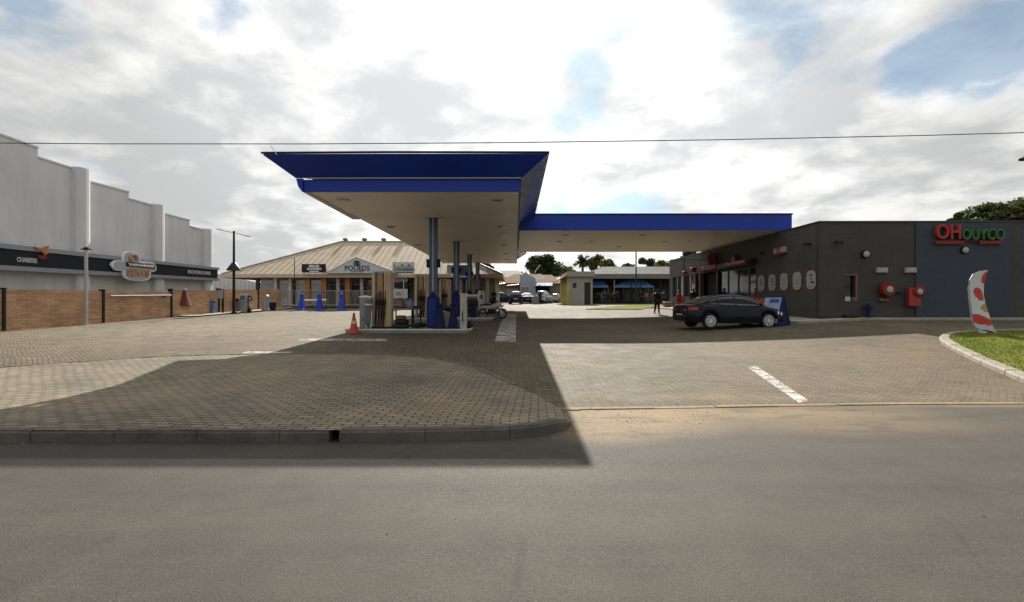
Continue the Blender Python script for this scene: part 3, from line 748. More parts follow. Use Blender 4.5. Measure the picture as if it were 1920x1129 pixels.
for f0, f1 in ((-.06, .14), (.84, 1.04)):
    mb = MB(); band(mb, 14.9, 39.85, f0, f1, .03, .62); mb.build('trim', bt, bd, world=True)
ang = math.atan2(-.19167, 1)
def TB(y, f, off): # lettering on the band: reads towards +Y, faces +X
    p = Vector((wx(y), y, bandz(y, f))) + wn_ * off
    u = Vector((wdir.x, wdir.y, .004)).normalized(); n = wn_; v = n.cross(u)
    m = Matrix.Identity(4)
    for i, c in enumerate((u, v, n)): m.col[i][:3] = c
    m.translation = p; return m
LET = M('pale_lettering', (.36, .37, .40), .5, 0, .1)
for y, s_, w_ in ((24.65, 'CHABERIE', 1.0), (37.55, 'ShOWEROOMS', 2.6)):
    mb = MB(); mb.text(s_, .30 if y < 30 else .34, TB(y, .42 if y < 30 else .5, .553), .03, width=w_, bold=.012); mb.build('lettering', LET, bd, world=True)
# small red and orange emblem on the top edge of the band
em = thing('wall_emblem', 'small red and orange flame emblem on the black band', 'sign', Vector((wx(25.1), 25.1, bandz(25.1, .8))) + wn_ * .66)
OR2 = M('orange_emblem', (.34, .12, .05), .5, 0, .15)
m = TB(25.25, .8, .64)
mb = MB()
for (pts, mi) in (([(-.35, .28), (-.1, .2), (.2, .34), (.42, .4), (.38, .28), (.12, .12), (-.2, .12)], 1), ([(-.02, .06), (.3, .16), (.36, .0), (.2, -.1), (.1, .0)], 1), ([(-.2, -.16), (.2, -.1), (.34, -.22), (.1, -.34), (-.08, -.3)], 0)):
    mb.mi = mi; mb.prism([m @ Vector((x, y, 0)) for x, y in pts], wn_ * .05)
mb.build('emblem', [RED, OR2], em, world=True)
# cloud shaped shop sign
Ys = wy(231)
sg = thing('shop_sign', 'white cloud shaped shop sign with orange letters on the black band', 'sign', Vector((wx(Ys), Ys, bandz(Ys, .5))) + wn_ * .63)
m = TB(Ys, .5, .63) @ Matrix.Diagonal((.72, .62, 1, 1))
def lobes(mb, k, z0, th, mi):
    mb.mi = mi
    for (cx_, cy, rx, ry) in ((-.55, .72, .95 * k, .78 * k), (-.3, .05, 2.35 * k, .52 * k), (.05, -.62, 1.55 * k, .72 * k), (-1.85, .02, .68 * k, .5 * k), (1.3, .1, .95 * k, .5 * k)):
        mb.prism([m @ Vector((cx_ + rx * math.copysign(abs(math.cos(t)) ** .7, math.cos(t)), cy + ry * math.copysign(abs(math.sin(t)) ** .8, math.sin(t)), z0)) for t in [2 * PI * i / 36 for i in range(36)]], wn_ * th)
        z0 += .004
mb = MB(); lobes(mb, 1.0, 0, .12, 0); mb.build('board', M('sign_white', (.60, .61, .63), .5, 0, .05), sg, world=True)
mb = MB(); lobes(mb, .86, .124, .02, 0); mb.build('board_face', M('sign_grey_inner', (.30, .31, .34), .5, 0, .08), sg, world=True)
mb = MB(); mb.prism([m @ Vector((x, y, .17)) for x, y in ((-1.25, .02), (2.0, -.02), (2.0, .4), (-1.25, .42))], wn_ * .02); mb.build('name_strip', CHAR, sg, world=True)
mb = MB(); mb.text('THEFONDRIES', .30, m @ Matrix.Translation((.4, .2, .2)), .02, width=2.9, bold=.01); mb.build('lettering', WHITEP, sg, world=True)
ORL = M('tan_orange_letter', (.33, .19, .095), .5, 0, .15)
mb = MB(); mb.text('SEWS', .92, m @ Matrix.Translation((.1, -.55, .18)), .05, width=2.5, bold=.04); mb.build('lettering', ORL, sg, world=True)
mb = MB(); mb.torus((0, 0, 0), .36, .10, 'z', 20, 6)
bmesh.ops.transform(mb.bm, matrix=m @ Matrix.Translation((-.5, .82, .18)), verts=mb.bm.verts[:]); mb.build('emblem', ORL, sg, world=True)
# low ribbed white shed beyond
sh = thing('white_shed', 'low white ribbed metal shed beyond the end of the fence', 'building', (-32, 56, g(-32, 56)))
mb = MB()
z0 = 1.0
a, b = P(380, 506, 54), P(520, 538, 62)
a = Vector((a.x - 2, a.y, a.z + .4)); n = 46
pts = []
for i in range(n):
    q = a.lerp(b, i / (n - 1)); pts.append(q + Vector((.0, -.07 if i % 2 else .07, 0)))
rings = [[Vector((q.x, q.y, z0)), q, q + Vector((-2, 6, 0)), Vector((q.x - 2, q.y + 6, z0))] for q in pts]
mb.rings(rings); mb.build('ribbed_wall', M('white_sheet_metal', (.52, .525, .54), .5, .1, .06), sh, world=True)

# ------------------------------------------------------------------ brick fence with black posts
FB = brickmat('fence_brick', (.50, .305, .170), (.33, .195, .108), (.20, .135, .085), .46, .10, 'y', .009, .85, .45, 1.0)
def fx_(y): return -22.3 + .0366 * (y - 22.2)
def fy(px): return -23.11 / ((px - VX) / F - .0366)
fe = thing('brick_fence', 'long tan brick fence with thin black posts along the yard', 'fence', (fx_(34), 34, g(-22, 34)))
posts = [15.2] + [fy(p) for p in (0, 189, 318, 408, 482.5)]
ends = posts[1:] + [fy(527)]
hs = [2.40, 2.42, 2.47, 2.63, 2.78, 2.98, 3.09]
for i, (a, b) in enumerate(zip(posts, ends)):
    mb = MB(); d = .12
    zt = (hs[i], hs[i] + (.035 if i < 3 else .06))
    mb.rings([[Vector((fx_(y) - d, y, g(fx_(y), y) - .4)), Vector((fx_(y), y, g(fx_(y), y) - .4)), Vector((fx_(y), y, z)), Vector((fx_(y) - d, y, z))] for y, z in ((a + .06, zt[0]), (b - .06 if i < 5 else b, zt[1]))])
    mb.build('wall_panel', FB, fe, world=True)
    mb = MB(); x = fx_(a); mb.box(x - .16, x + .07, a - .06, a + .06, g(x, a) - .3, hs[i] + .02); mb.box(x - .2, x + .1, a - .09, a + .09, hs[i] + .022, hs[i] + .07); mb.build('post', BLACK, fe, world=True)
pr = thing('pipe_rail', 'horizontal grey steel pipe hung on the brick fence', 'pipe', (fx_(29), 29, 2.2))
ya, yb = fy(196), fy(312)
mb = MB(); mb.tube([(fx_(ya) + .2, ya, PZ(555.5, ya)), (fx_(yb) + .2, yb, PZ(554, yb))], .055, 10); mb.build('pipe', M('pipe_grey', (.16, .165, .17), .6, 0, .12), pr, world=True, smooth=True)
for y in (ya + .6, yb - .5):
    mb = MB(); mb.box(fx_(y) + .002, fx_(y) + .22, y - .03, y + .03, PZ(556.5, y) - .02, PZ(556.5, y) + .02); mb.build('bracket', BLACK, pr, world=True)
# grey post in front of the fence
gp = thing('grey_post', 'slim pale grey metal post with flat cap before the brick fence', 'post', (-21.83, 25.9, g(-21.83, 25.9)))
mb = MB(); mb.lathe([(.13, -.05), (.13, .02), (.085, .03), (.08, 3.82)], n=14); mb.build('shaft', M('galvanised_grey', (.33, .34, .33), .5, .4, .1, 3, stretch=(1, 1, .2)), gp, smooth=True)
mb = MB(); mb.box(-.22, .22, -.10, .10, 3.82, 3.87); mb.box(-.09, .09, -.06, .06, 3.872, 3.95); mb.build('cap', BLACK, gp)
# red covered hose hanging on the fence
y = fy(343); rc = thing('red_hose_cover', 'red fabric cover hanging on the brick fence', 'cover', (fx_(y) + .1, y, 1.5))
m_redc = M('red_fabric', (.11, .022, .020), .9, 0, .25, 6)
mb = MB(); x = fx_(y) + .02; rings = []
for t in range(9):
    f = t / 8; w = .16 + .42 * f ** 1.2; z = PZ(545, y) + (PZ(573, y) - PZ(545, y)) * f; rr = []
    for k in range(10):
        a = PI * k / 9; rr.append(Vector((x + .16 * math.sin(a) * (.5 + .6 * f) + .02 * math.sin(k * 2.4) * f, y - w * math.cos(a) + .1 * f, z + .04 * math.sin(k * 1.7) * f)))
    rings.append(rr)
mb.rings(rings); mb.build('fabric', m_redc, rc, world=True, smooth=True)
mb = MB(); mb.tube([(x + .05, y - .15, PZ(546, y)), (x + .05, y - .1, PZ(542.5, y)), (x + .05, y + .15, PZ(542.5, y)), (x + .05, y + .2, PZ(546, y))], .02, 6); mb.build('hook', BLACK, rc, world=True)
# lamp post with two arms
def at(px, py): p = G(px, py); return p
lp = thing('street_lamp', 'tall black lamp post with twin thin arms and black cone shade', 'lamp post', (-20.4, 37.0, g(-20.4, 37)))
sc = 37.0 / F
mb = MB(); mb.tube([(0, 0, -.1), (0, 0, 3.0), (0, 0, 6.0)], .11, 12, .07); mb.lathe([(.17, 0), (.17, .12), (.11, .16)], n=14); mb.build('pole', BLACK, lp, smooth=True)
mb = MB(); mb.lathe([(.50, 3.13), (.49, 3.20), (.14, 3.70), (.12, 3.72)], n=18); mb.build('cone_shade', BLACK, lp, smooth=True)
for s, (dx, dz_) in ((-1, (-1.2, 6.12)), (1, (1.16, 5.56))):
    mb = MB(); mb.tube([(s * .05, 0, 5.88), (dx * .75, 0, 5.88 + (dz_ - 5.88) * .75)], .022, 6); ar = mb.build('arm', BLACK, lp)
    mb = MB(); mb.prism([(dx * .72, -.07, 5.88 + (dz_ - 5.88) * .72 - .03), (dx, -.1, dz_ - .02), (dx, .1, dz_ - .02), (dx * .72, .07, 5.88 + (dz_ - 5.88) * .72 - .03)], (0, 0, .07)); mb.build('lamp_head', GREYT, ar)
# things standing by the fence
BIN = M('slate_blue_bin', (.075, .115, .20), .5, 0, .1, 4)
b = thing('waste_bin', 'flat fronted slate blue waste bin standing against the brick fence', 'bin', (-21.85, 36.6, g(-21.8, 36.6)), R(6))
mb = MB(); mb.rings([[(-.30 * k, -.26 * k, z), (.30 * k, -.26 * k, z), (.30 * k, .26 * k, z), (-.30 * k, .26 * k, z)] for k, z in ((.88, .03), (1, .86), (1.02, .92))]); mb.build('tub', BIN, b, bevel=.03)
mb = MB(); mb.box(-.33, .33, -.29, .29, .922, .975); mb.build('lid', BIN, b, bevel=.02)
b = thing('meter_post', 'grey blue meter box on a thin black post by the fence', 'meter box', (-21.2, 37.0, g(-21.2, 37)))
mb = MB(); mb.box(-.06, .06, -.05, .05, 0, 1.75); mb.build('post', BLACK, b)
mb = MB(); mb.box(-.30, .06, -.16, -.052, 1.1, 1.72); mb.build('box', M('meter_grey', (.26, .285, .315), .5, .2, .1), b, bevel=.02)
mb = MB(); mb.lathe([(.17, 1.75), (.13, 1.82), (.02, 1.86)], (-.12, -.08, 0), 10); mb.build('cap', m_redc, b)
b = thing('black_bin', 'dark pedal bin half hidden behind the black lamp post', 'bin', (-21.2, 39.2, g(-21.2, 39.2)))
mb = MB(); mb.lathe([(.20, 0), (.24, .85)], n=14); mb.build('tub', M('grey_bin_metal', (.12, .13, .14), .5, .4, .1), b, smooth=True)
mb = MB(); mb.lathe([(.27, .852), (.28, .95), (.2, 1.06)], n=14); mb.build('lid', BLACK, b, smooth=True)
b = thing('air_machine', 'stainless air and water machine with a coiled black hose', 'machine', (-20.3, 38.3, g(-20.3, 38.3)), R(-4))
mb = MB(); mb.rings([[(-w, -d, z), (w, -d, z), (w, d, z), (-w, d, z)] for w, d, z in ((.22, .18, .0), (.20, .16, .85))]); mb.build('stand', STEEL, b, bevel=.015)
mb = MB(); mb.prism([(-.27, -.30, .86), (-.27, -.30, 1.0), (-.27, -.12, 1.42), (-.27, .2, 1.42), (-.27, .2, .86)], (.54, 0, 0)); hd = mb.build('head', STEEL, b, bevel=.015)
mb = MB(); mb.prism([(-.21, -.304, 1.01), (.21, -.304, 1.01), (.21, -.18, 1.30), (-.21, -.18, 1.30)], (0, -.012, .006)); mb.build('screen', GLASSG, hd)
mb = MB(); mb.torus((.38, 0, 1.08), .17, .035, 'y', 18, 8); mb.torus((.38, .07, 1.06), .16, .035, 'y', 18, 8); mb.tube([(.3, 0, .9), (.36, -.05, .5), (.5, -.1, .05), (.2, -.2, .04)], .03, 6); mb.build('hose', RUB, b, smooth=True)
mb = MB(); mb.prism([(.24, -.1, .0), (.62, -.1, .0), (.36, -.1, .62)], (0, .2, 0)); mb.build('hose_holder', BLACK, b)
b = thing('water_point', 'grey rounded water post with a wooden scoop on it', 'water post', (-20.1, 41.0, g(-20.1, 41)))
mb = MB(); mb.rings([[Vector((.27 * math.cos(t), .22 * math.sin(t), z)) for t in [2 * PI * k / 16 for k in range(16)]] for z in (0, .9)]); mb.prism([(-.05, -.2, .9), (.27, -.2, .9), (.27, -.2, 1.2), (.2, -.2, 1.32), (.05, -.2, 1.2)], (0, .4, 0)); mb.build('housing', M('post_grey', (.24, .245, .245), .55, .3, .1), b, bevel=.01)
mb = MB(); mb.box(-.3, -.06, -.16, .16, .905, .95, Matrix.Rotation(R(-8), 4, 'Y')); mb.build('scoop', TANW, b)
b = thing('dark_blue_bin', 'small dark blue square bin at the end of the fence', 'bin', (-20.0, 42.1, g(-20, 42.1)), R(5))
mb = MB(); mb.rings([[(-w, -w, z), (w, -w, z), (w, w, z), (-w, w, z)] for w, z in ((.17, 0), (.22, .62))]); mb.build('tub', NAVYPL, b, bevel=.015)
mb = MB(); mb.box(-.235, .235, -.235, .235, .622, .67); mb.build('lid', NAVYPL, b, bevel=.01)
b = thing('thin_pole', 'thin black pole with a small round foot before the shop arcade', 'pole', (PX(551, 45.5), 45.5, g(-19, 45.5)))
mb = MB(); mb.tube([(0, 0, 0), (0, 0, 4.55)], .05, 8, .035); mb.build('shaft', BLACK, b)
mb = MB(); mb.lathe([(.32, .24), (.32, .29), (.1, .33)], n=14); mb.lathe([(.16, 0), (.12, .24)], n=10); mb.build('foot', M('grey_foot', (.2, .2, .2), .6), b)
# blue bollards
def bollard(h, mat):
    b = thing('tower_bollard', 'x', 'bollard', (0, 0, 0), 0, 'blue plastic tower bollards')
    k = h / 1.4
    mb = MB(); mb.rings([[(-w, -w, z * k), (w, -w, z * k), (w, w, z * k), (-w, w, z * k)] for w, z in ((.33 * k, .055), (.24 * k, .14), (.15 * k, .9), (.13 * k, 1.18))]); mb.build('tower', mat, b, bevel=.02)
    mb = MB(); mb.box(-.40 * k, .40 * k, -.40 * k, .40 * k, 0, .052 * k); mb.build('foot', mat, b, bevel=.015)
    mb = MB(); mb.lathe([(.14 * k, 1.182 * k), (.20 * k, 1.25 * k), (.19 * k, 1.3 * k), (.09 * k, 1.31 * k), (.09 * k, 1.38 * k), (.03 * k, 1.4 * k)], n=14); mb.build('cap', mat, b, smooth=True)
    return b
for p0, lb in zip(((565, 582), (598, 581.5), (640, 581.5)), ('sunlit blue tower bollard closest to the thin black pole', 'sunlit blue tower bollard between the two others before the arcade', 'sunlit blue tower bollard standing alone nearest the pumps')):
    o = bollard(1.4, BLUEPL); y = 42.4; o.location = (PX(p0[0], y), y, g(PX(p0[0], y), y)); o['label'] = lb.replace('nearest', 'beside')
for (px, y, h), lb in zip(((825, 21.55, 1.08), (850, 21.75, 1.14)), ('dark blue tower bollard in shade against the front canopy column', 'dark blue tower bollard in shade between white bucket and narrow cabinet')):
    o = bollard(h, NAVYPL); o.location = (PX(px, y), y, g(PX(px, y), y) + .145); o['label'] = lb  # bollards of the same blue, their shade put into darker plastic
b = thing('barrier_trolley', 'white barrier bar on a small wheeled frame behind the bollards', 'barrier', (PX(590, 44.5), 44.5, g(-17, 44.5)))
mb = MB(); mb.tube([(-1.05, 0, .78), (1.0, 0, .82)], .07, 8); mb.build('bar', WHITEP, b)
mb = MB(); mb.tube([(.96, 0, .8), (.82, 0, .3), (.88, 0, .16)], .025, 6); mb.tube([(-.98, 0, .76), (-.95, 0, 0)], .025, 6); mb.tube([(-.95, 0, .02), (-.6, -.3, .02)], .025, 6); mb.build('frame', GREYT, b)
mb = MB(); mb.torus((.92, 0, .13), .1, .035, 'y', 16, 6); mb.build('wheel', RUB, b)

# ------------------------------------------------------------------ arcade of shops with the beige metal roof
ar = thing('shop_arcade', 'low shop arcade under a wide beige ribbed hip roof', 'building', (-14.5, 51, g(-14.5, 51)))
ROOFB = M('beige_roof_sheet', (.37, .312, .235), .75, 0, .10, .8, .1, spec=.1)
EY, RY, BY = 48.6, 57.0, 65.4; EX0, EX1 = -28.0, -1.25; RX0, RX1 = -19.4, -9.6; EZ, RZ = 4.47, 8.5
mb = MB()
A, B_, C_, D_ = Vector((EX0, EY, EZ)), Vector((EX1, EY, EZ)), Vector((EX1, BY, EZ)), Vector((EX0, BY, EZ)); E_, F_ = Vector((RX0, RY, RZ)), Vector((RX1, RY, RZ))
for f in ((A, B_, F_, E_), (B_, C_, F_), (C_, D_, E_, F_), (D_, A, E_)): mb.face(f)
mb.face((A - Vector((0, 0, .03)), D_ - Vector((0, 0, .03)), C_ - Vector((0, 0, .03)), B_ - Vector((0, 0, .03))))
sl = (RZ - EZ) / (RY - EY)
x = EX0 + .3
while x < EX1:
    yt = RY
    if x < RX0: yt = EY + (x - EX0) / (RX0 - EX0) * (RY - EY)
    if x > RX1: yt = EY + (EX1 - x) / (EX1 - RX1) * (RY - EY)
    a = Vector((x, EY, EZ + .005)); b = Vector((x, yt, EZ + (yt - EY) * sl + .005))
    if yt - EY > .3: mb.prism([a + Vector((-.035, 0, 0)), a + Vector((.035, 0, 0)), a + Vector((.02, 0, .075)), a + Vector((-.02, 0, .075))], b - a)
    x += .62
y = EY + .4
while y < BY:   # ribs on the two hip ends
    for X0, Xr, s in ((EX0, RX0, 1), (EX1, RX1, -1)):
        f = 1 - abs(y - RY) / (RY - EY); xt = X0 + (Xr - X0) * f
        a = Vector((X0, y, EZ + .005)); b = Vector((xt, y, EZ + (RZ - EZ) * f + .005))
        if f > .05: mb.prism([a + Vector((0, -.035, 0)), a + Vector((0, .035, 0)), a + Vector((0, .02, .07)), a + Vector((0, -.02, .07))], b - a)
    y += .62
mb.build('roof', ROOFB, ar, world=True, recalc=True)
mb = MB()
for a, b in ((A, E_), (B_, F_), (E_, F_)): mb.tube([a + Vector((0, 0, .04)), b + Vector((0, 0, .06))], .09, 6)
mb.build('ridge_cap', M('ridge_grey', (.20, .185, .15), .6), ar, world=True)
mb = MB(); mb.box(EX0 - .05, EX1 + .05, EY - .1, EY - .005, EZ - .32, EZ + .02); mb.box(EX0 - .1, EX0 - .006, EY, BY, EZ - .32, EZ + .02); mb.box(EX1 + .006, EX1 + .1, EY, BY, EZ - .32, EZ + .02); mb.build('eave_board', M('eave_beige', (.34, .29, .22), .6, 0, .12), ar, world=True)
WALLB = M('arcade_wall', (.20, .165, .125), .8, 0, .16, 1.2); BRK = M('orange_brick', (.30, .135, .05), .8, 0, .22, 5)
FL = g(-14, 51) + .13
mb = MB(); mb.box(-25.6, -2.0, 51.6, 64.5, FL - .6, EZ - .04); mb.build('wall', WALLB, ar, world=True)
mb = MB(); mb.box(-25.8, -1.8, EY + .05, 51.6, EZ - .34, EZ - .28); mb.build('eave_soffit', M('timber_soffit', (.24, .13, .06), .7, 0, .2, 3), ar, world=True)
for px in (482, 516, 543.5, 577, 608, 633.5, 652, 678, 706, 752, 780, 806, 835, 862, 890, 914):
    brick = px in (577, 652, 608, 752, 890)
    x = PX(px, 49.4); w = .15 if not brick else .22
    mb = MB(); mb.box(x - w, x + w, 49.4 - w, 49.4 + w, FL - .4, EZ - .343); mb.build('pillar', BRK if brick else (BLACK if px == 482 else M('pale_pillar', (.36, .32, .27), .8, 0, .1)), ar, world=True)
FRM = M('shopfront_frame', (.38, .35, .30), .5, .1, .08)
for i, (a, b, dark) in enumerate(((487, 512, 0), (520, 540, 0), (546, 572, 0), (582, 603, 0), (606, 615, 1), (616, 630, 0), (637, 655, 0), (658, 676, 0), (681, 688, 1), (690, 702, 0), (711, 735, 0), (737, 770, 0), (784, 800, 0), (815, 830, 1), (838, 846, 1), (850, 880, 0), (893, 905, 1))):
    x0, x1 = PX(a, 51.5), PX(b, 51.5); zt = PZ(524 if not dark else 530, 51.5)
    mb = MB(); mb.box(x0, x1, 51.5, 51.596, FL + .02, zt); w = mb.build('shop_window', FRM, ar, world=True)
    n = max(1, round((x1 - x0) / .9)); mb = MB()
    for k in range(n):
        u0 = x0 + (x1 - x0) * k / n + .05; u1 = x0 + (x1 - x0) * (k + 1) / n - .05
        mb.box(u0, u1, 51.47, 51.498, FL + .1, zt - .55); mb.box(u0, u1, 51.47, 51.498, zt - .48, zt - .06)
    mb.build('pane', GLASS if dark else GLASSG, w, world=True)
    if i % 3 == 1:
        mb = MB(); mb.box(x0 + .15, x1 - .2, 51.455, 51.468, FL + .5 + .3 * (i % 2), FL + 1.5); mb.build('paper_notice', M('faded_paper', (.26, .25, .235), .7, 0, .1), w, world=True)
rl = thing('arcade_railing', 'low grey tubular railing along the arcade front', 'railing', (PX(640, 49), 49.0, FL))
x0, x1 = PX(522, 49), PX(750, 49); mb = MB()
for z in (FL + 1.45, FL + .12): mb.tube([(x0, 49, z), (x1, 49, z)], .035, 6)
mb.build('rail', GREYT, rl, world=True)
mb = MB(); x = x0
while x <= x1: mb.box(x - .012, x + .012, 48.99, 49.01, FL, FL + 1.44); x += .16
mb.build('balusters', GREYT, rl, world=True)
for px in (522, 561, 600, 640, 680, 715, 750):
    mb = MB(); x = PX(px, 49); mb.tube([(x, 49, FL - .2), (x, 49, FL + 1.5)], .05, 8); mb.build('post', GREYT, rl, world=True)
VL = ('round metal roof ventilator at the far end of the ridge, closest to the fence', 'second round metal roof ventilator from the fence end of the ridge', 'third round metal roof ventilator from the fence end of the ridge', 'round metal roof ventilator on the ridge half covered by the canopy edge')
for px, lb in zip((647, 683, 719, 756), VL):
    b = thing('roof_ventilator', lb, 'ventilator', (PX(px, 57), 57, RZ), 0, 'round ventilators on the arcade ridge')
    mb = MB(); mb.lathe([(.16, -.1), (.16, .12)], n=12); mb.build('neck', GREYT, b)
    mb = MB(); mb.lathe([(.16, .12), (.27, .2), (.3, .32), (.22, .43), (.03, .48)], n=14); mb.build('turbine', M('dull_aluminium', (.16, .16, .155), .5, .5, .2, 12), b)
# gable sign
gs = thing('gable_sign', 'white triangular gable sign reading POUEDS over the arcade door', 'sign', (PX(678, 48.3), 48.3, EZ - .3))
Yg = 48.25; pts = [(610, 512.5), (745, 512.5), (745, 511.5), (667, 482), (610, 511.5)]
mb = MB(); mb.prism([P(a, b, Yg) for a, b in pts], (0, 1.6, 0)); mb.build('gable', GREYW, gs, world=True)
mb = MB()
for a, b in (((609, 511.8), (667, 481.4)), ((667, 481.4), (746, 511.8))): mb.tube([P(*a, Yg - .03), P(*b, Yg - .03)], .055, 6)
mb.build('edge_trim', WHITEP, gs, world=True)
INK = M('black_lettering', (.02, .02, .022), .6, 0, .1)
p = P(669, 503.3, Yg - .01); mb = MB(); mb.text('POUEDS', .66, TF(*p), .02, width=2.35, bold=.012); mb.build('lettering', INK, gs, world=True)
p = P(669, 509.6, Yg - .01); mb = MB(); mb.text('ARTISAN & MARKET', .16, TF(*p), .02, width=1.2); mb.build('lettering', INK, gs, world=True)
p = P(668.6, 493.6, Yg - .012); mb = MB(); mb.torus((p.x - .09, p.y, p.z), .21, .05, 'y', 22, 6); mb.torus((p.x + .09, p.y - .004, p.z), .2, .045, 'y', 22, 6)
mb.prism([(p.x + .02 + .1 * math.cos(t), p.y - .02, p.z + .17 * math.sin(t)) for t in [2 * PI * k / 16 for k in range(16)]], (0, .03, 0)); mb.build('emblem', INK, gs, world=True)
# roof signs
def roofsign(lab, px0, px1, py0, py1, mats, lines, Y=48.1, name='roof_sign', lm=None):
    x0, x1, z0, z1 = PX(px0, Y), PX(px1, Y), PZ(py1, Y), PZ(py0, Y)
    s = thing(name, lab, 'sign', ((x0 + x1) / 2, Y, z0))
    mb = MB(); mb.box(x0, x1, Y - .06, Y + .06, z0, z1); mb.build('board', mats, s, world=True)
    for x in (x0 + .2, x1 - .2):
        mb = MB(); mb.tube([(x, Y + .08, z0 - .15), (x, Y + .08, z1 - .1), (x, Y + .9, z0 + .1)], .03, 6); mb.build('bracket', BLACK, s, world=True)
    for (txt, cx_, cy, size, wd) in lines:
        p = P(cx_, cy, Y - .07); mb = MB(); mb.text(txt, size, TF(*p), .02, width=wd * Y / F, bold=.008); mb.build('lettering', lm or WHITEP, s, world=True)
    return s
roofsign('dark grey roof sign with two lines of white letters, beside the gable', 565, 610, 495, 511, CHAR, [('BIBLEE', 588, 498.8, .26, 19), ('GUZZEIRO', 588, 504.2, .30, 27), ('SALON & SPA', 588, 509, .15, 18)])
roofsign('white roof sign with a black skyline over the letters CUNHARIENA', 735.5, 777, 491.5, 513, GREYW, [('CUNHARIENA', 756, 505.4, .42, 38), ('CONSULTORIO DENTAL', 756, 511, .15, 33), ('I_._A_.A_', 756, 498, .34, 36)], lm=INK)
s = roofsign('white and blue roof sign behind the second canopy column', 838, 886, 497, 513.5, GREYW, [], Y=48.15)
Y = 48.05; mb = MB(); mb.box(PX(858, Y), PX(882, Y), Y - .03, Y + .03, PZ(508, Y), PZ(499, Y)); mb.build('teal_panel', M('teal_sign', (.08, .16, .21), .5, 0, .1), s, world=True)
mb = MB(); mb.box(PX(860, Y), PX(884, Y), Y - .035, Y + .03, PZ(517, Y), PZ(508.4, Y)); mb.build('blue_panel', M('blue_sign', (.05, .11, .34), .5, 0, .1), s, world=True)
nb = thing('notice_frame', 'hanging white frame of notice boards under the CUNHARIENA sign', 'notice board', (PX(752, 48.7), 48.7, PZ(560, 48.7)))
Y = 48.7
for px in (738, 756.5):
    mb = MB(); mb.tube([P(px, 514, Y), P(px, 561, Y)], .03, 6); mb.build('upright', WHITEP, nb, world=True)
for a, b, c, d, mt in ((738.5, 755, 518, 528, WALLB), (738.5, 755, 530, 539.5, CHAR), (738.5, 755, 542, 559, GREYW), (757.5, 764, 518, 528, WALLB), (757.5, 764, 530, 540, CHAR), (757.5, 764, 542, 559, GREYW)):
    mb = MB(); mb.box(PX(a, Y), PX(b, Y), Y - .03, Y + .03, PZ(d, Y), PZ(c, Y)); mb.build('board', mt, nb, world=True)
p = P(747, 551, Y - .04); mb = MB(); mb.text('SS', .45, TF(*p), .02, width=.5); mb.build('lettering', INK, nb, world=True)

# ------------------------------------------------------------------ far houses
hb = thing('brown_roof_house', 'low house with brown tiled hips and a blue grey shaped gable front', 'building', (PX(990, 80), 82, g(2, 80)))
TILE = M('brown_tile', (.125, .075, .036), .9, 0, .2, 2, .2, spec=.05)
Y = 80
def hip(mb, px0, px1, pyE, pxr0, pxr1, pyR, Y0_, Y1_):
    a, b = P(px0, pyE, Y0_), P(px1, pyE, Y0_); zr = PZ(pyR, (Y0_ + Y1_) / 2); yr = (Y0_ + Y1_) / 2
    e, f = Vector((PX(pxr0, yr), yr, zr)), Vector((PX(pxr1, yr), yr, zr)); c, d = Vector((b.x, Y1_, b.z)), Vector((a.x, Y1_, a.z))
    for q in ((a, b, f, e), (b, c, f), (c, d, e, f), (d, a, e), (a, d, c, b)): mb.face(q)
mb = MB(); hip(mb, 926, 1007, 531, 964, 1003, 514, 80, 92); hip(mb, 1000, 1058, 531.5, 1004, 1034, 515.5, 80.5, 92.5); mb.build('roof', TILE, hb, world=True)
mb = MB(); mb.box(PX(931, 81), PX(1056, 81), 81, 91, g(2, 81) - .2, PZ(531, 80.6) - .05); mb.build('wall', M('house_wall', (.22, .17, .12), .8, 0, .15), hb, world=True)
GG = M('blue_grey_gable', (.235, .26, .30), .7, 0, .1)
mb = MB(); mb.prism([P(a, b, 79.2) for a, b in ((975, 568), (975, 516), (980, 515.5), (984, 512), (986, 507), (988, 512), (992.5, 516), (1004, 522), (1004, 568))], (0, 1.8, 0)); mb.build('gable_front', GG, hb, world=True)
mb = MB(); mb.box(PX(977, 79.1), PX(992, 79.1), 79.12, 79.19, PZ(555, 79), PZ(537, 79)); w = mb.build('window', M('house_window_frame', (.4, .4, .4), .5), hb, world=True)
mb = MB(); mb.box(PX(978, 79.1), PX(984, 79.1), 79.08, 79.11, PZ(554, 79), PZ(538, 79)); mb.box(PX(985, 79.1), PX(991, 79.1), 79.08, 79.11, PZ(554, 79), PZ(538, 79)); mb.build('pane', GLASSG, w, world=True)
mb = MB(); mb.box(PX(950, 80.9), PX(972, 80.9), 80.9, 80.99, g(0, 80), PZ(541, 80.9)); mb.build('garage_door', M('grey_door', (.30, .31, .33), .6), hb, world=True)
mb = MB(); mb.box(PX(1006, 80.9), PX(1030, 80.9), 80.9, 80.99, g(0, 80), PZ(538, 80.9)); mb.build('shop_opening', DARKIN, hb, world=True)
mb = MB(); mb.box(PX(1027, 80.8), PX(1031, 80.8), 80.75, 80.85, g(0, 80), PZ(543, 80.9)); mb.build('blue_door', BLUE, hb, world=True)
for a, b, c in ((930, 947, 534), (950, 973, 536)):
    mb = MB(); mb.prism([P(a, c, 79.2), P(b, c - 2, 79.2), P(b, c - 4, 80.9), P(a, c - 2, 80.9)], (0, 0, .06)); mb.build('porch_roof', M('porch_grey', (.25, .26, .25), .5), hb, world=True)
aw = thing('blue_awning', 'pale blue ribbed awning over the house shopfront', 'awning', (PX(1019, 79.5), 79.5, PZ(537, 79.5)))
n = 40; mb = MB(); rings = []
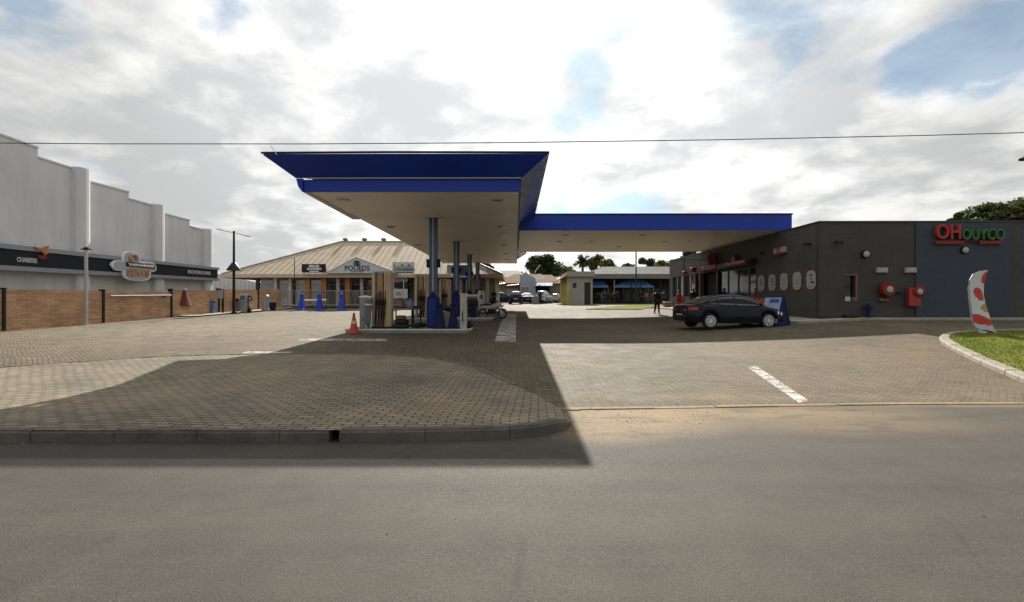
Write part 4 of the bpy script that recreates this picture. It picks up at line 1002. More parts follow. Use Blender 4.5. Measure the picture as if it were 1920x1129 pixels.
for i in range(n + 1):
    px = 1003 + 33 * i / n; dzz = .05 if i % 2 else 0
    rings.append([P(px, 536, 78.6) + Vector((0, 0, dzz)), P(px, 530.5, 80.8) + Vector((0, 0, dzz)), P(px, 530.9, 80.8) + Vector((0, 0, dzz)), P(px, 536.4, 78.6) + Vector((0, 0, dzz))])
mb.rings(rings); mb.build('awning_sheet', M('awning_blue', (.16, .30, .46), .5, 0, .08), aw, world=True)
ds = thing('satellite_dish', 'white satellite dish leaning on the brown tiled roof', 'dish', P(1011, 521, 81))
mb = MB(); mb.lathe([(.0, 0), (.4, .05), (.75, .2), (.77, .22), (.4, .09), (.02, .04)], n=18); bmesh.ops.transform(mb.bm, matrix=Matrix.Rotation(R(38), 4, 'X'), verts=mb.bm.verts[:]); mb.build('bowl', OFFW, ds, smooth=True)
mb = MB(); mb.tube([(0, 0, 0), (0, -.6, .5)], .02, 6); mb.tube([(0, 0, -.4), (0, 0, 0)], .03, 6); mb.build('arm', GREYT, ds)
an = thing('roof_antenna', 'slanting grey antenna mast on the brown roof house', 'antenna', P(1004, 517, 82))
mb = MB(); mb.tube([(0, 0, -.2), (0, 0, .7)], .04, 6); mb.build('mast', GREYT, an)
mb = MB(); mb.tube([(-.15, 0, .55), (.75, 0, 1.75)], .07, 6); mb.build('boom', OFFW, an)
b = thing('hillside_house', 'pale distant house among trees behind the arcade', 'building', P(935, 535, 130))
mb = MB(); mb.box(-3, 7, 0, 8, -4, 2.0); mb.build('wall', M('far_wall', (.25, .25, .25), .8), b)
mb = MB(); mb.prism([(-3.5, -.5, 2.0), (7.5, -.5, 2.0), (5, 4, 4), (-1, 4, 4)], (0, .3, .05)); mb.build('roof', M('far_roof', (.2, .19, .18), .8), b)

# yellow sided kiosk building
yb_ = thing('kiosk_building', 'small grey fronted building with a yellow side wall', 'building', (8.2, 69, g(8, 69)))
YEL = M('yellow_wall', (.36, .32, .085), .8, 0, .18, 1.5); GRW = m_plaster('kiosk_grey', (.26, .245, .215), (.31, .295, .26))
x0, x1, yA, yB = PX(1066.7, 64), PX(1111, 64), 64, 74; zt = PZ(519, 64); zg = g(8, 66)
mb = MB()
holes_wall(mb, x0, x1, zg - .3, zt, [(PX(1095.5, 64), PX(1107, 64), zg - .3, PZ(529.5, 64)), (PX(1073.5, 64), PX(1081, 64), PZ(540, 64), PZ(530.5, 64))], lambda a, b, c, d: mb.box(a, b, yA, yA + .2, c, d))
mb.box(x1 - .2, x1, yA + .2, yB, zg - .3, zt); mb.build('front_wall', GRW, yb_, world=True)
mb = MB(); holes_wall(mb, yA + .003, yB, zg - .3, zt, [(65.2, 66.2, zg + .9, zt - .5), (67.6, 68.6, zg - .3, zt - .7), (70.2, 71.4, zg + .9, zt - .5)], lambda a, b, c, d: mb.box(x0 - .21, x0 - .003, a, b, c, d)); mb.build('side_wall', YEL, yb_, world=True)
mb = MB(); mb.box(PX(1095.5, 64), PX(1107, 64), yA + .12, yA + .17, zg - .2, PZ(529.6, 64)); mb.build('door', M('dark_gate', (.025, .022, .02), .6), yb_, world=True)
mb = MB(); mb.box(PX(1073.5, 64), PX(1081, 64), yA + .1, yA + .15, PZ(540, 64), PZ(530.5, 64)); mb.build('window', GLASS, yb_, world=True)
for a, b in ((65.2, 66.2), (70.2, 71.4)):
    mb = MB(); mb.box(x0 - .12, x0 - .08, a, b, zg + .9, zt - .5); mb.build('window', GLASSG, yb_, world=True)
mb = MB(); mb.box(x0 - .12, x0 - .08, 67.6, 68.6, zg - .2, zt - .7); mb.build('side_door', TANW, yb_, world=True)
mb = MB(); mb.box(x0 - .25, PX(1115, 63.6), 63.55, yB + .3, zt + .003, PZ(509, 63.6)); mb.build('roof_slab', M('roof_slab_grey', (.235, .225, .20), .8, 0, .1), yb_, world=True)
mb = MB(); a = P(1047, 522.5, 74); b_ = P(1066.5, 512, 63.6); mb.prism([(x0 - .26, 63.6, zt + .3), (x0 - 1.2, 63.6, zt - .25), (x0 - 1.2, 63.6, zt - .4), (x0 - .26, 63.6, zt + .05)], (0, 10.8, 0)); mb.build('side_eave', M('timber_eave', (.2, .115, .06), .7, 0, .2), yb_, world=True)

# pavilion with dark glazing
pv = thing('tiled_pavilion', 'long pavilion with grey tiled roof and dark open front', 'building', (18, 74, g(18, 72)))
xa, xb = PX(1108, 70), 26
GT = NT('grey_tile'); cz = GT.n('ShaderNodeTexBrick'); GT.l(GT.map(), cz.inputs['Vector']); cz.inputs['Scale'].default_value = 1; cz.inputs['Brick Width'].default_value = .34; cz.inputs['Row Height'].default_value = .42; cz.inputs['Mortar Size'].default_value = .04
GT.put(cz.inputs['Color1'], (.23, .235, .24)); GT.put(cz.inputs['Color2'], (.17, .175, .18)); GT.put(cz.inputs['Mortar'], (.08, .08, .08)); GT.bump(cz.outputs['Fac'], .8, .05); GTM = GT.set(GT.mix(1.0, cz.outputs['Color'], GT.mix(GT.rng(GT.noise(1.2), .3, .7), (.8,) * 3, (1.2,) * 3), 'MULTIPLY'), .9, 0, .08)
ze, zr_ = PZ(514, 69), PZ(500.5, 75)
mb = MB(); a, b, c, d = Vector((xa - 1, 69, ze)), Vector((xb, 69, ze)), Vector((xb, 81, ze)), Vector((xa - 1, 81, ze)); e, f = Vector((xa + 2.5, 75, zr_)), Vector((xb - 3, 75, zr_))
for q in ((a, b, f, e), (b, c, f), (c, d, e, f), (d, a, e), (a, d, c, b)): mb.face(q)
k = xa - .6
while k < xb - .4:
    t = clamp((k - (xa - 1)) / 3.5) if k < xa + 2.5 else (clamp((xb - k) / 3) if k > xb - 3 else 1)
    p0 = Vector((k, 69, ze + .01)); p1 = Vector((k, 69 + 6 * t, ze + (zr_ - ze) * t + .01))
    if t > .08: mb.prism([p0 + Vector((-.06, 0, 0)), p0 + Vector((.06, 0, 0)), p0 + Vector((0, 0, .09))], p1 - p0)
    k += .34
mb.build('roof', GTM, pv, world=True)
mb = MB(); mb.box(xa - .9, xb, 69.05, 69.2, PZ(522.5, 69), ze - .02); mb.build('fascia', M('pavilion_fascia', (.14, .135, .125), .7, 0, .1), pv, world=True)
mb = MB(); mb.box(xa, xb, 75, 75.2, g(18, 74) - .2, ze - .05); mb.build('back_wall', M('dark_back_wall', (.03, .032, .04), .6, 0, .4, .5), pv, world=True)
mb = MB(); mb.box(xa, xb, 69.2, 75, PZ(522, 69), PZ(521, 69)); mb.build('ceiling', DARKIN, pv, world=True)
for i, px in enumerate((1150.5, 1183, 1200, 1236, 1262)):
    mb = MB(); x = PX(px, 70); mb.box(x - .07, x + .07, 69.6, 69.74, g(x, 70) - .1, PZ(522.4, 69.2)); mb.build('post', TANW if i in (0,) else BLACK, pv, world=True)
for i, (a, b) in enumerate(((1166, 1182), (1186, 1199), (1206, 1222), (1226, 1240))):
    mb = MB(); mb.box(PX(a, 74.9), PX(b, 74.9), 74.9, 74.99, g(15, 74) + .3, PZ(541, 74.9)); mb.build('window', GLASSG, pv, world=True)
TENT = M('blue_tent_fabric', (.11, .24, .50), .75, 0, .12, 2)
for (pa, pb, pr0, pr1, Yt, lb) in ((1098, 1140, 1108, 1131, 71.5, 'blue fabric tent roof beside the grey kiosk wall'), (1152, 1225, 1176, 1206, 71.5, 'wide blue fabric tent roof under the tiled pavilion')):
    t = thing('blue_tent', lb, 'tent', (PX((pa + pb) / 2, Yt), Yt, g(15, Yt)), 0, 'blue fabric tents')  # solid tents stand in for blue reflections in the glazing
    mb = MB(); a, b = P(pa, 536.5, Yt - 1.4), P(pb, 536.5, Yt - 1.4); e, f = P(pr0, 525.5, Yt), P(pr1, 525.5, Yt); c, d = Vector((b.x, Yt + 1.4, b.z)), Vector((a.x, Yt + 1.4, a.z))
    for q in ((a, b, f, e), (b, c, f), (c, d, e, f), (d, a, e)): mb.face(q)
    mb.box(a.x, b.x, a.y - .01, a.y + .01, a.z - .2, a.z - .002); mb.build('roof_fabric', TENT, t, world=True)
    for q in (a, b, c, d):
        mb = MB(); mb.tube([(q.x, q.y, g(q.x, q.y)), (q.x, q.y, q.z)], .035, 6); mb.build('leg', GREYT, t, world=True)
ps = thing('yard_lamp_pole', 'tall thin black pole on the pavement before the pavilion', 'pole', (PX(1192.3, 62), 62, g(14.6, 62)))
mb = MB(); mb.tube([(0, 0, 0), (0, 0, 6.6)], .10, 10, .075); mb.lathe([(.16, 0), (.14, .1)], n=10); mb.build('shaft', BLACK, ps, smooth=True)
mb = MB(); mb.tube([(0, 0, 6.55), (0, -.7, 6.75)], .04, 6); mb.build('arm', BLACK, ps)
b = thing('kerb_block', 'low pale concrete block on the paving by the kiosk', 'block', (PX(1078, 57), 57, g(6.6, 57)))
mb = MB(); mb.box(-.09, .09, -.09, .09, 0, .42); mb.box(.09, .9, -.12, .12, 0, .09); mb.build('block', CONC, b, bevel=.02)

# ------------------------------------------------------------------ dark shop
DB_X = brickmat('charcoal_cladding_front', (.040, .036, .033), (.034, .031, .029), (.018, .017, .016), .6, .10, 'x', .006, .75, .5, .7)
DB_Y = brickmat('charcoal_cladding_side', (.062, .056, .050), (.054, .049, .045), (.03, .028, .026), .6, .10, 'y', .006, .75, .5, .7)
SXW, SY = 14.2, 24.0; SZ = CH + 3.68
def SP(px): return 13632.0 / (px - VX)          # depth of a point of the side wall
def sz(py, Y): return PZ(py, Y)
st = thing('petrol_shop', 'long dark charcoal petrol station shop with navy panel and red signs', 'shop', (20, 32, g(14, 30)))
FLS = g(14.2, 30) + .08
mb = MB()
ops_f = [(PX(1580, SY), PX(1601, SY), PZ(557, SY), PZ(517, SY))]
holes_wall(mb, SXW, 36, .3, SZ, ops_f, lambda a, b, c, d: mb.box(a, b, SY, SY + .3, c, d))
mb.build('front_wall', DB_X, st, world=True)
GZ = CH + 2.10
slits = [(SP(1266.5), SP(1260.5)), (SP(1274), SP(1270.5)), (SP(1290), SP(1283)), (SP(1298.5), SP(1295)), (SP(1309), SP(1303))]
lights_ = [(SP(1270.3), SP(1266.7)), (SP(1280), SP(1274.2)), (SP(1294.8), SP(1290.2))]
mb = MB()
ops_s = [(30.3, 39.4, FLS, GZ + .06)] + [(a, b, CH + .42, CH + 2.15) for a, b in slits + lights_]
holes_wall(mb, SY + .303, 47.2, .3, SZ, ops_s, lambda a, b, c, d: mb.box(SXW, SXW + .3, a, b, c, d))
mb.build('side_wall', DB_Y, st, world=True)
mb = MB(); mb.box(SXW + .303, 36, 46.9, 47.2, .3, SZ); mb.box(35.7, 36, SY + .303, 46.897, .3, SZ); mb.build('rear_wall', DB_X, st, world=True)
mb = MB(); mb.box(SXW + .05, 35.9, SY + .05, 47.1, SZ - .25, SZ - .18); mb.build('roof', M('shop_roof', (.1, .1, .1), .9), st, world=True)
mb = MB(); mb.box(SXW - .04, 36.05, SY - .05, SY + .32, SZ + .002, SZ + .07); mb.box(SXW - .04, SXW + .32, SY + .323, 47.25, SZ + .002, SZ + .07); mb.build('coping', M('coping_dark', (.035, .037, .042), .5, .3, .1), st, world=True)
mb = MB(); mb.box(PX(1712, SY), PX(1888, SY), SY - .05, SY - .003, .9, SZ - .03); mb.build('navy_panel', M('navy_cladding', (.026, .036, .052), .65, 0, .14, .5), st, world=True)
mb = MB(); mb.box(SXW - .03, 36, SY - .06, SY - .004, .5, g(14.5, 24) + .16); mb.build('plinth', M('plinth_dark', (.03, .028, .026), .9), st, world=True)
# dark interior behind the glass
mb = MB(); mb.box(SXW + .9, SXW + 5, 29.5, 46.5, .6, .8); mb.box(SXW + 5, SXW + 5.1, 29.5, 46.5, .8, 4.4); mb.box(SXW + .9, SXW + 5, 29.4, 29.5, .8, 4.4); mb.box(SXW + .35, SXW + 5, 29.5, 46.5, 4.45, 4.5); mb.build('interior', DARKIN, st, world=True)
# shopfront: four tall panes with black mullions, then the dark entrance
mp = [30.3, SP(1399.7), SP(1379.6), SP(1361), SP(1345)]
for a, b in zip(mp, mp[1:]):
    mb = MB()
    holes_wall(mb, a, b - .003, FLS, GZ, [(a + .07, b - .07, FLS + .12, GZ - .08)], lambda p, q, r, s: mb.box(SXW + .1, SXW + .2, p, q, r, s))
    w = mb.build('shop_window', BLACK, st, world=True)
    mb = MB(); mb.box(SXW + .14, SXW + .16, a + .071, b - .071, FLS + .121, GZ - .081); mb.build('pane', GLASS, w, world=True)
mb = MB(); mb.box(SXW + .5, SXW + .56, 36.2, 39.3, FLS, GZ); mb.build('entrance_door', DARKIN, st, world=True)
mb = MB(); mb.box(SXW - .02, SXW + .5, 35.98, 36.18, FLS, GZ); mb.build('door_jamb', BLACK, st, world=True)
for i, (a, b) in enumerate(slits):
    mb = MB(); mb.box(SXW + .15, SXW + .2, a + .01, b - .01, CH + .43, CH + 2.14); mb.build('slit_window', DARKIN, st, world=True)
for a, b in lights_:
    mb = MB(); mb.box(SXW + .10, SXW + .14, a + .01, b - .01, CH + .43, CH + 2.14); mb.build('window', M('pale_window', (.34, .36, .39), .2, 0, .15, 1, spec=.8), st, world=True)
x0, x1, z0, z1 = ops_f[0]
mb = MB(); mb.box(x0 + .02, x1 - .02, SY + .18, SY + .2, z0 + .02, z1 - .02); w = mb.build('window', GLASS, st, world=True)
FRB = M('reddish_frame', (.13, .065, .045), .6, 0, .1)
mb = MB(); mb.box(x0 - .02, x1 + .10, SY - .02, SY + .15, z1 + .002, z1 + .06); mb.box(x1 + .002, x1 + .09, SY - .02, SY + .15, z0, z1); mb.box(x0 + .42, x1 + .09, SY - .02, SY + .15, z0 - .18, z0 - .002); mb.build('frame', FRB, w, world=True)
mb = MB(); mb.box(x0 + .03, x1 - .15, SY + .1, SY + .13, (z0 + z1) / 2 - .02, (z0 + z1) / 2 + .02); mb.build('glazing_bar', BLACK, w, world=True)
# downpipe line on the side wall
mb = MB(); y = SP(1282); mb.box(SXW - .05, SXW - .003, y - .04, y + .04, FLS - .3, SZ - .02); mb.build('downpipe', BLACK, st, world=True)
# -- things fixed on the shop
def fixed(name, label, cat, x, y, z, group=None): return thing(name, label, cat, (x, y, z), 0, group)
def fz(py): return PZ(py, SY)
def fxp(px): return PX(px, SY)
s = fixed('shop_name_sign', 'red OH and green OUYCO letters over a red bar on the navy panel', 'sign', fxp(1806), SY - .1, fz(440))
for txt, px0, px1, py0, py1, mt, wd in (('OH', 1744, 1789, 424, 451.5, REDL, .016), ('OUYCO', 1791, 1869, 432, 452.5, GREENL, .010)):
    h = (py1 - py0) / 40.0
    mb = MB(); mb.text(txt, h * 1.38, TF(fxp((px0 + px1) / 2), SY - .19, fz((py0 + py1) / 2)), .16, width=(px1 - px0) / 40.0, bold=wd); mb.build('letters', mt, s, world=True)
mb = MB(); mb.box(fxp(1744.5), fxp(1797), SY - .2, SY - .06, fz(459), fz(453)); mb.build('underline_bar', M('red_bar', (.17, .02, .015), .5, spec=.15), s, world=True)
mb = MB(); mb.box(fxp(1825), fxp(1868), SY - .2, SY - .06, fz(459), fz(453)); mb.build('underline_bar', M('red_bar', (.17, .02, .015), .5, spec=.15), s, world=True)
p = fxp(1811); mb = MB(); mb.text('SUPERETTE', .13, TF(p, SY - .07, fz(456)), .02, width=.62); mb.build('small_lettering', RED, s, world=True)
for px, py, lb, rr in ((1618, 477.5, 'round white wall lamp on the charcoal cladding above the small window', .16), (1801, 470, 'round grey wall lamp under the red and green name sign', .16)):
    s = fixed('round_wall_lamp', lb, 'lamp', fxp(px), SY - .06, fz(py), 'round lamps on the shop front')
    mb = MB(); mb.lathe([(.19, .055), (.19, -.02), (.16, -.08)], (0, 0, 0), 18, 'y'); mb.build('bezel', BLACK, s)
    mb = MB(); mb.ball((0, -.08, 0), .15, 1, .45, 1, 14, 8); mb.build('lamp_glass', M('lamp_glass', (.27, .26, .24), .4), s, smooth=True)
for px, lb in ((1648, 'white emergency sign box in a cream frame above the round hose reel'), (1701, 'white emergency sign box in a cream frame beside the navy panel edge')):
    s = fixed('emergency_sign', lb, 'sign', fxp(px), SY - .05, fz(507), 'white sign boxes above the fire gear')
    mb = MB(); mb.box(-.26, .26, -.08, .045, -.12, .12); mb.build('frame', M('cream_frame', (.26, .225, .175), .6), s, bevel=.01)
    mb = MB(); mb.box(-.2, .2, -.095, -.082, -.075, .075); mb.build('panel', M('sign_panel', (.27, .28, .30), .5), s)
    mb = MB(); mb.box(-.11, -.03, -.1, -.096, -.02, .03); mb.box(.1, .15, -.1, -.096, -.05, .05); mb.build('mark', M('sign_mark', (.2, .21, .24), .6), s)
s = fixed('fire_hose_reel', 'round red fire hose reel with grey hub on the dark shop front', 'hose reel', fxp(1655), SY - .1, fz(543))
mb = MB(); mb.lathe([(.10, .09), (.31, .08), (.34, .02), (.34, -.18), (.30, -.25), (.15, -.24)], (0, 0, 0), 26, 'y'); mb.build('drum', RED, s, smooth=True)
mb = MB(); mb.lathe([(.15, -.235), (.14, -.28), (.05, -.30), (.02, -.30)], (0, 0, 0), 18, 'y'); mb.build('hub', M('hub_grey', (.28, .31, .27), .5), s)
mb = MB(); mb.box(-.33, .06, -.1, .04, -.52, -.43); mb.build('nozzle_holder', M('holder', (.2, .07, .05), .6), s)
mb = MB(); mb.tube([(-.1, -.1, -.34), (-.2, -.14, -.4), (-.05, -.14, -.44)], .025, 6); mb.build('hose', RUB, s)
s = fixed('fire_cabinet', 'red fire extinguisher cabinet with round dial beside the hose reel', 'cabinet', fxp(1706), SY - .08, fz(555))
mb = MB(); mb.box(-.34, .20, -.22, .03, -.48, .38); mb.build('box', M('cabinet_red', (.26, .028, .02), .5), s, bevel=.03)
mb = MB(); mb.lathe([(.27, -.2), (.27, -.27), (.22, -.30)], (.09, 0, .20), 22, 'y'); mb.build('lid', RED, s, smooth=True)
mb = MB(); mb.lathe([(.13, -.30), (.12, -.32), (.02, -.33)], (.09, 0, .20), 16, 'y'); mb.build('dial', M('hub_grey', (.28, .31, .27), .5), s)
s = fixed('wall_sticker', 'small white notice plate under the corner of the shop window', 'notice', fxp(1586), SY - .01, fz(560.5))
mb = MB(); mb.box(-.11, .11, -.03, .005, -.1, .1); mb.build('plate', M('plate_white', (.38, .38, .38), .6), s)
mb = MB(); mb.box(-.05, .05, -.035, -.031, -.04, .04); mb.build('mark', M('sign_mark', (.2, .21, .24), .6), s)
s = fixed('wall_tap', 'black water tap on the shop wall between reel and cabinet', 'tap', fxp(1678), SY - .05, fz(550))
mb = MB(); mb.tube([(-.12, .04, 0), (-.05, -.08, 0), (.1, -.1, 0), (.12, -.1, -.08)], .035, 8); mb.box(-.03, .03, -.14, -.08, .03, .08); mb.build('spout', NAVYPL, s)
s = fixed('fire_hydrant', 'dark blue hydrant standing against the base of the shop front', 'hydrant', fxp(1620), SY - .2, g(16.3, 23.8) + .07)
mb = MB(); mb.lathe([(.13, 0), (.13, .05), (.08, .06), (.08, .45), (.12, .5), (.11, .6), (.05, .68)], n=12); mb.build('barrel', NAVYPL, s, smooth=True)
mb = MB(); mb.lathe([(.06, -.2), (.06, .2)], (0, 0, .42), 10, 'x'); mb.build('outlet', NAVYPL, s)
s = fixed('drain_box', 'low black drain box on the ground under the small window', 'drain', fxp(1586), SY - .22, g(15.5, 23.8) + .07)
mb = MB(); mb.box(-.3, .3, -.14, .12, 0, .11); mb.build('box', BLACK, s, bevel=.02)
mb = MB()
for i in range(6): mb.box(-.26 + i * .09, -.21 + i * .09, -.1, .08, .112, .12)
mb.build('grille', RUB, s)
for wall, u, v, lb in (('f', 1568, 455, 'black camera on the shop front near its corner, above the small window'), ('s', 1518, 458.5, 'black camera on the shop side wall above the oval posters'), ('s', 1430, 475, 'black camera on the shop side wall between the red strip sign and the light box')):
    y = SY if wall == 'f' else SP(u); x = fxp(u) if wall == 'f' else SXW
    s = thing('security_camera', lb, 'camera', (x, y, PZ(v, y)), 0 if wall == 'f' else -PI / 2, 'black cameras on the shop')
    mb = MB(); mb.box(-.05, .05, -.16, -.003, -.02, .05); mb.build('bracket', BLACK, s)
    mb = MB(); mb.box(-.22, .14, -.28, -.16, -.06, .07); mb.build('housing', BLACK, s, bevel=.02)
# side wall signs (local: +x reads along the wall, -y sticks out of it)
def side(name, label, cat, Y, z, group=None): return thing(name, label, cat, (SXW, Y, z), -PI / 2, group)
def pill(w, h, r, n=8):
    out = []
    for cx_, cz_, a0 in ((w / 2 - r, h / 2 - r, 0), (-w / 2 + r, h / 2 - r, PI / 2), (-w / 2 + r, -h / 2 + r, PI), (w / 2 - r, -h / 2 + r, 1.5 * PI)):
        for k in range(n + 1): out.append((cx_ + r * math.cos(a0 + PI / 2 * k / n), cz_ + r * math.sin(a0 + PI / 2 * k / n)))
    return out
POSTW = M('poster_paper', (.27, .28, .29), .5, 0, .06); FOODR = M('food_brown', (.22, .09, .05), .6, 0, .3, 18); FOODY = M('food_yellow', (.45, .27, .07), .6, 0, .3, 18); FOODG = M('food_grey_green', (.16, .17, .13), .6, 0, .3, 18)
PL = ('oval red rimmed poster of a dark brown dish, next to the glass shopfront', 'oval red rimmed poster of a red and yellow snack, second from the glass shopfront', 'oval red rimmed poster of an orange topped snack, middle of the five',
      'oval red rimmed poster of thin orange sticks, second from the shop corner', 'oval red rimmed poster of a grey and yellow stack, closest to the shop corner')
for i, (Yp, lb) in enumerate(zip((29.6, 28.35, 27.1, 25.85, 24.62), PL)):
    s = side('wall_poster', lb, 'poster', Yp, CH + 1.03, 'oval posters on the shop side wall'); w, h = .84, .97
    mb = MB(); mb.prism([(a, -.003, b) for a, b in pill(w, h, .30)], (0, -.022, 0)); mb.build('rim', RED, s)
    mb = MB(); mb.prism([(a, -.026, b) for a, b in pill(w - .075, h - .075, .265)], (0, -.008, 0)); mb.build('print', POSTW, s)
    rnd = random.Random(i + 3)
    for k in range(7):
        mt = ([FOODR, FOODR, FOODG], [RED, FOODY, FOODG], [FOODY, ORL, FOODG], [ORL, FOODY, POSTW], [CHAR, FOODG, FOODY])[i][k % 3]
        a = rnd.uniform(-.17, .12); b = .2 - .42 * k / 7 + rnd.uniform(-.02, .02); ww = rnd.uniform(.12, .26) if i != 3 else .3; hh = .07 if i != 3 else .022
        mb = MB(); mb.box(a, a + ww, -.042 - k * .001, -.0345, b, b + hh); mb.build('picture', mt, s, bevel=.01)
    mb = MB(); mb.box(-.2, .16, -.038, -.0345, -.36, -.33); mb.box(-.2, .08, -.038, -.0345, -.31, -.29); mb.build('caption', M('caption_grey', (.2, .21, .23), .6), s)
s = side('light_box_sign', 'small red and white light box sign high on the shop side wall', 'sign', SP(1465), CH + 2.70)
mb = MB(); mb.box(-.55, .55, -.22, -.003, -.16, .16); mb.build('case', M('box_white', (.22, .23, .25), .5), s, bevel=.05)
mb = MB(); mb.prism([(-.3, -.225, .16), (.35, -.225, .16), (.1, -.225, .02), (.3, -.225, -.16), (-.25, -.225, -.16), (-.05, -.225, .0)], (0, -.01, 0)); mb.build('red_mark', REDL, s)
mb = MB(); mb.box(-.25, .3, -.2, .0, .163, .22); mb.box(-.25, .3, -.2, .0, -.22, -.163); mb.build('red_cap', RED, s)
s = side('round_wall_sign', 'dull round brown sign on the shop wall above the red strip sign', 'sign', SP(1381), CH + 2.6)
mb = MB(); mb.lathe([(.36, -.003), (.36, -.22), (.3, -.26)], (0, 0, 0), 20, 'y'); mb.build('drum', M('dull_brown', (.07, .03, .025), .6), s, smooth=True)
mb = MB(); mb.lathe([(.25, -.262), (.22, -.28)], (0, 0, 0), 16, 'y'); mb.build('face', M('dull_grey', (.10, .09, .09), .5), s)
s = side('strip_sign', 'long red lettered strip sign on a dark canopy over the shop entrance', 'sign', 34.4, CH + 2.36)
mb = MB(); mb.box(-4.2, 4.1, -.55, -.003, -.16, .13); mb.build('ledge', M('ledge_dark', (.03, .03, .03), .6), s)
mb = MB(); mb.box(1.0, 4.08, -.58, -.553, -.10, .11); mb.build('red_strip', RED, s)
mb = MB(); mb.text('MEGACONVENIENCE', .21, Matrix.Translation((2.5, -.60, .005)) @ Matrix.Rotation(PI / 2, 4, 'X'), .03, width=2.8, bold=.006); mb.build('white_lettering', M('pink_lettering', (.62, .20, .16), .5), s)
mb = MB(); mb.text('CONDESERVE', .36, Matrix.Translation((-2.2, -.58, .005)) @ Matrix.Rotation(PI / 2, 4, 'X'), .04, width=3.4, bold=.02); mb.build('red_lettering', REDL, s)
mb = MB(); mb.box(4.105, 4.35, -.5, -.1, -.14, .14); mb.build('end_lamp', BLACK, s)
Yx = 36.0; s = thing('blade_sign', 'red blade sign with a big X sticking out of the shop wall', 'sign', (SXW - .5, Yx, PZ(497, Yx)))
w0, w1 = PX(1325.5, Yx), PX(1343, Yx); z0, z1 = PZ(497.5, Yx), PZ(475.5, Yx)
mb = MB(); mb.box(w0 + .1, w1 + .2, Yx, Yx + .14, z0 - .02, z1 + .02); mb.build('back_box', M('box_dark_red', (.06, .015, .012), .5), s, world=True)
mb = MB(); mb.text('X', (z1 - z0) * 1.42, TF((w0 + w1) / 2, Yx - .06, (z0 + z1) / 2), .1, width=w1 - w0, bold=.05); mb.build('letter', REDL, s, world=True)
mb = MB(); mb.box(w0, w0 + .1, Yx - .05, Yx - .002, z0 + .18, z1 - .12); mb.build('side_bar', RED, s, world=True)
mb = MB(); mb.tube([(w0 - 2.2, Yx + .3, (z0 + z1) / 2 - .05), (w0 + .1, Yx + .1, (z0 + z1) / 2)], .02, 6); mb.build('stay', BLACK, s, world=True)
for px, lb in ((1286, 'small red lamp over the dark slit windows, farther from the entrance'), (1304, 'larger red lamp over the last slit window beside the entrance')):
    y = SP(px); s = side('red_wall_lamp', lb, 'lamp', y, CH + 2.25 + (.2 if px > 1300 else .1), 'red lamps over the slit windows'); k = 1.0 if px > 1300 else .7
    mb = MB(); mb.box(-.3 * k, .3 * k, -.4 * k, -.003, -.1 * k, .2 * k); mb.build('hood', RED, s, bevel=.04)
    mb = MB(); mb.lathe([(.16 * k, -.14 * k), (.12 * k, -.1 * k)], (0, -.2 * k, 0), 10); mb.build('lens', BLACK, s)
y = SP(1305.5); s = side('price_board', 'narrow red and white notice board beside the dark entrance', 'notice board', y + .4, CH + 1.1)
mb = MB(); mb.box(-.42, .42, -.1, -.003, -.9, .6); mb.build('board', RED, s)
mb = MB(); mb.box(-.34, .34, -.115, -.102, -.3, .25); mb.build('white_panel', POSTW, s)
s = thing('pavement_sign', 'blue folding pavement sign with a pale poster beside the parked sedan', 'sign', (PX(1451, 22.6), 22.6, g(11.4, 22.6)), R(32))
NB = M('navy_sign_side', (.009, .017, .06), .6, 0, .1, spec=.1)
mb = MB()
mb.prism([(-.06, -.42, 1.27), (.06, -.42, 1.27), (.52, -.42, .02), (.44, -.42, .02), (0, -.42, 1.15), (-.44, -.42, .02), (-.52, -.42, .02)], (0, .84, 0)); mb.build('frame', NB, s)
mb = MB(); mb.prism([(-.44, -.40, .03), (.44, -.40, .03), (0, -.40, 1.14)], (0, .78, 0)); mb.build('side_panel', NB, s)
mb = MB(); mb.prism([(-.09, -.38, 1.22), (-.50, -.38, .12), (-.50, .38, .12), (-.09, .38, 1.22)], (-.012, 0, .005)); mb.build('poster', M('poster_blue_white', (.20, .25, .36), .5, 0, .08), s)
mb = MB(); mb.prism([(-.125, -.30, 1.165), (-.185, -.30, 1.01), (-.185, .12, 1.01), (-.125, .12, 1.165)], (-.012, 0, .005)); mb.build('title', M('poster_title', (.02, .05, .20), .5), s)
mb = MB()
for k in range(5):
    t = .28 + k * .12; a = (-.09 - .41 * t, 1.22 - 1.1 * t); b = (-.09 - .41 * (t + .04), 1.22 - 1.1 * (t + .04))
    mb.prism([(a[0] - .014, -.3, a[1] + .002), (b[0] - .014, -.3, b[1] + .002), (b[0] - .014, .3 - .1 * (k % 2), b[1] + .002), (a[0] - .014, .3 - .1 * (k % 2), a[1] + .002)], (-.003, 0, .002))
mb.build('text_lines', M('poster_text', (.2, .27, .42), .6), s)
b = thing('box_bin', 'small white topped reddish box by the far corner of the shop', 'box', (PX(1250, 46.0), 46.0, g(13.6, 46)))
mb = MB(); mb.box(-.28, .28, -.25, .25, 0, .5); mb.build('box', M('box_brown', (.22, .14, .10), .7), b, bevel=.02)
mb = MB(); mb.box(-.31, .31, -.28, .28, .502, .57); mb.build('top', WHITEP, b, bevel=.01)

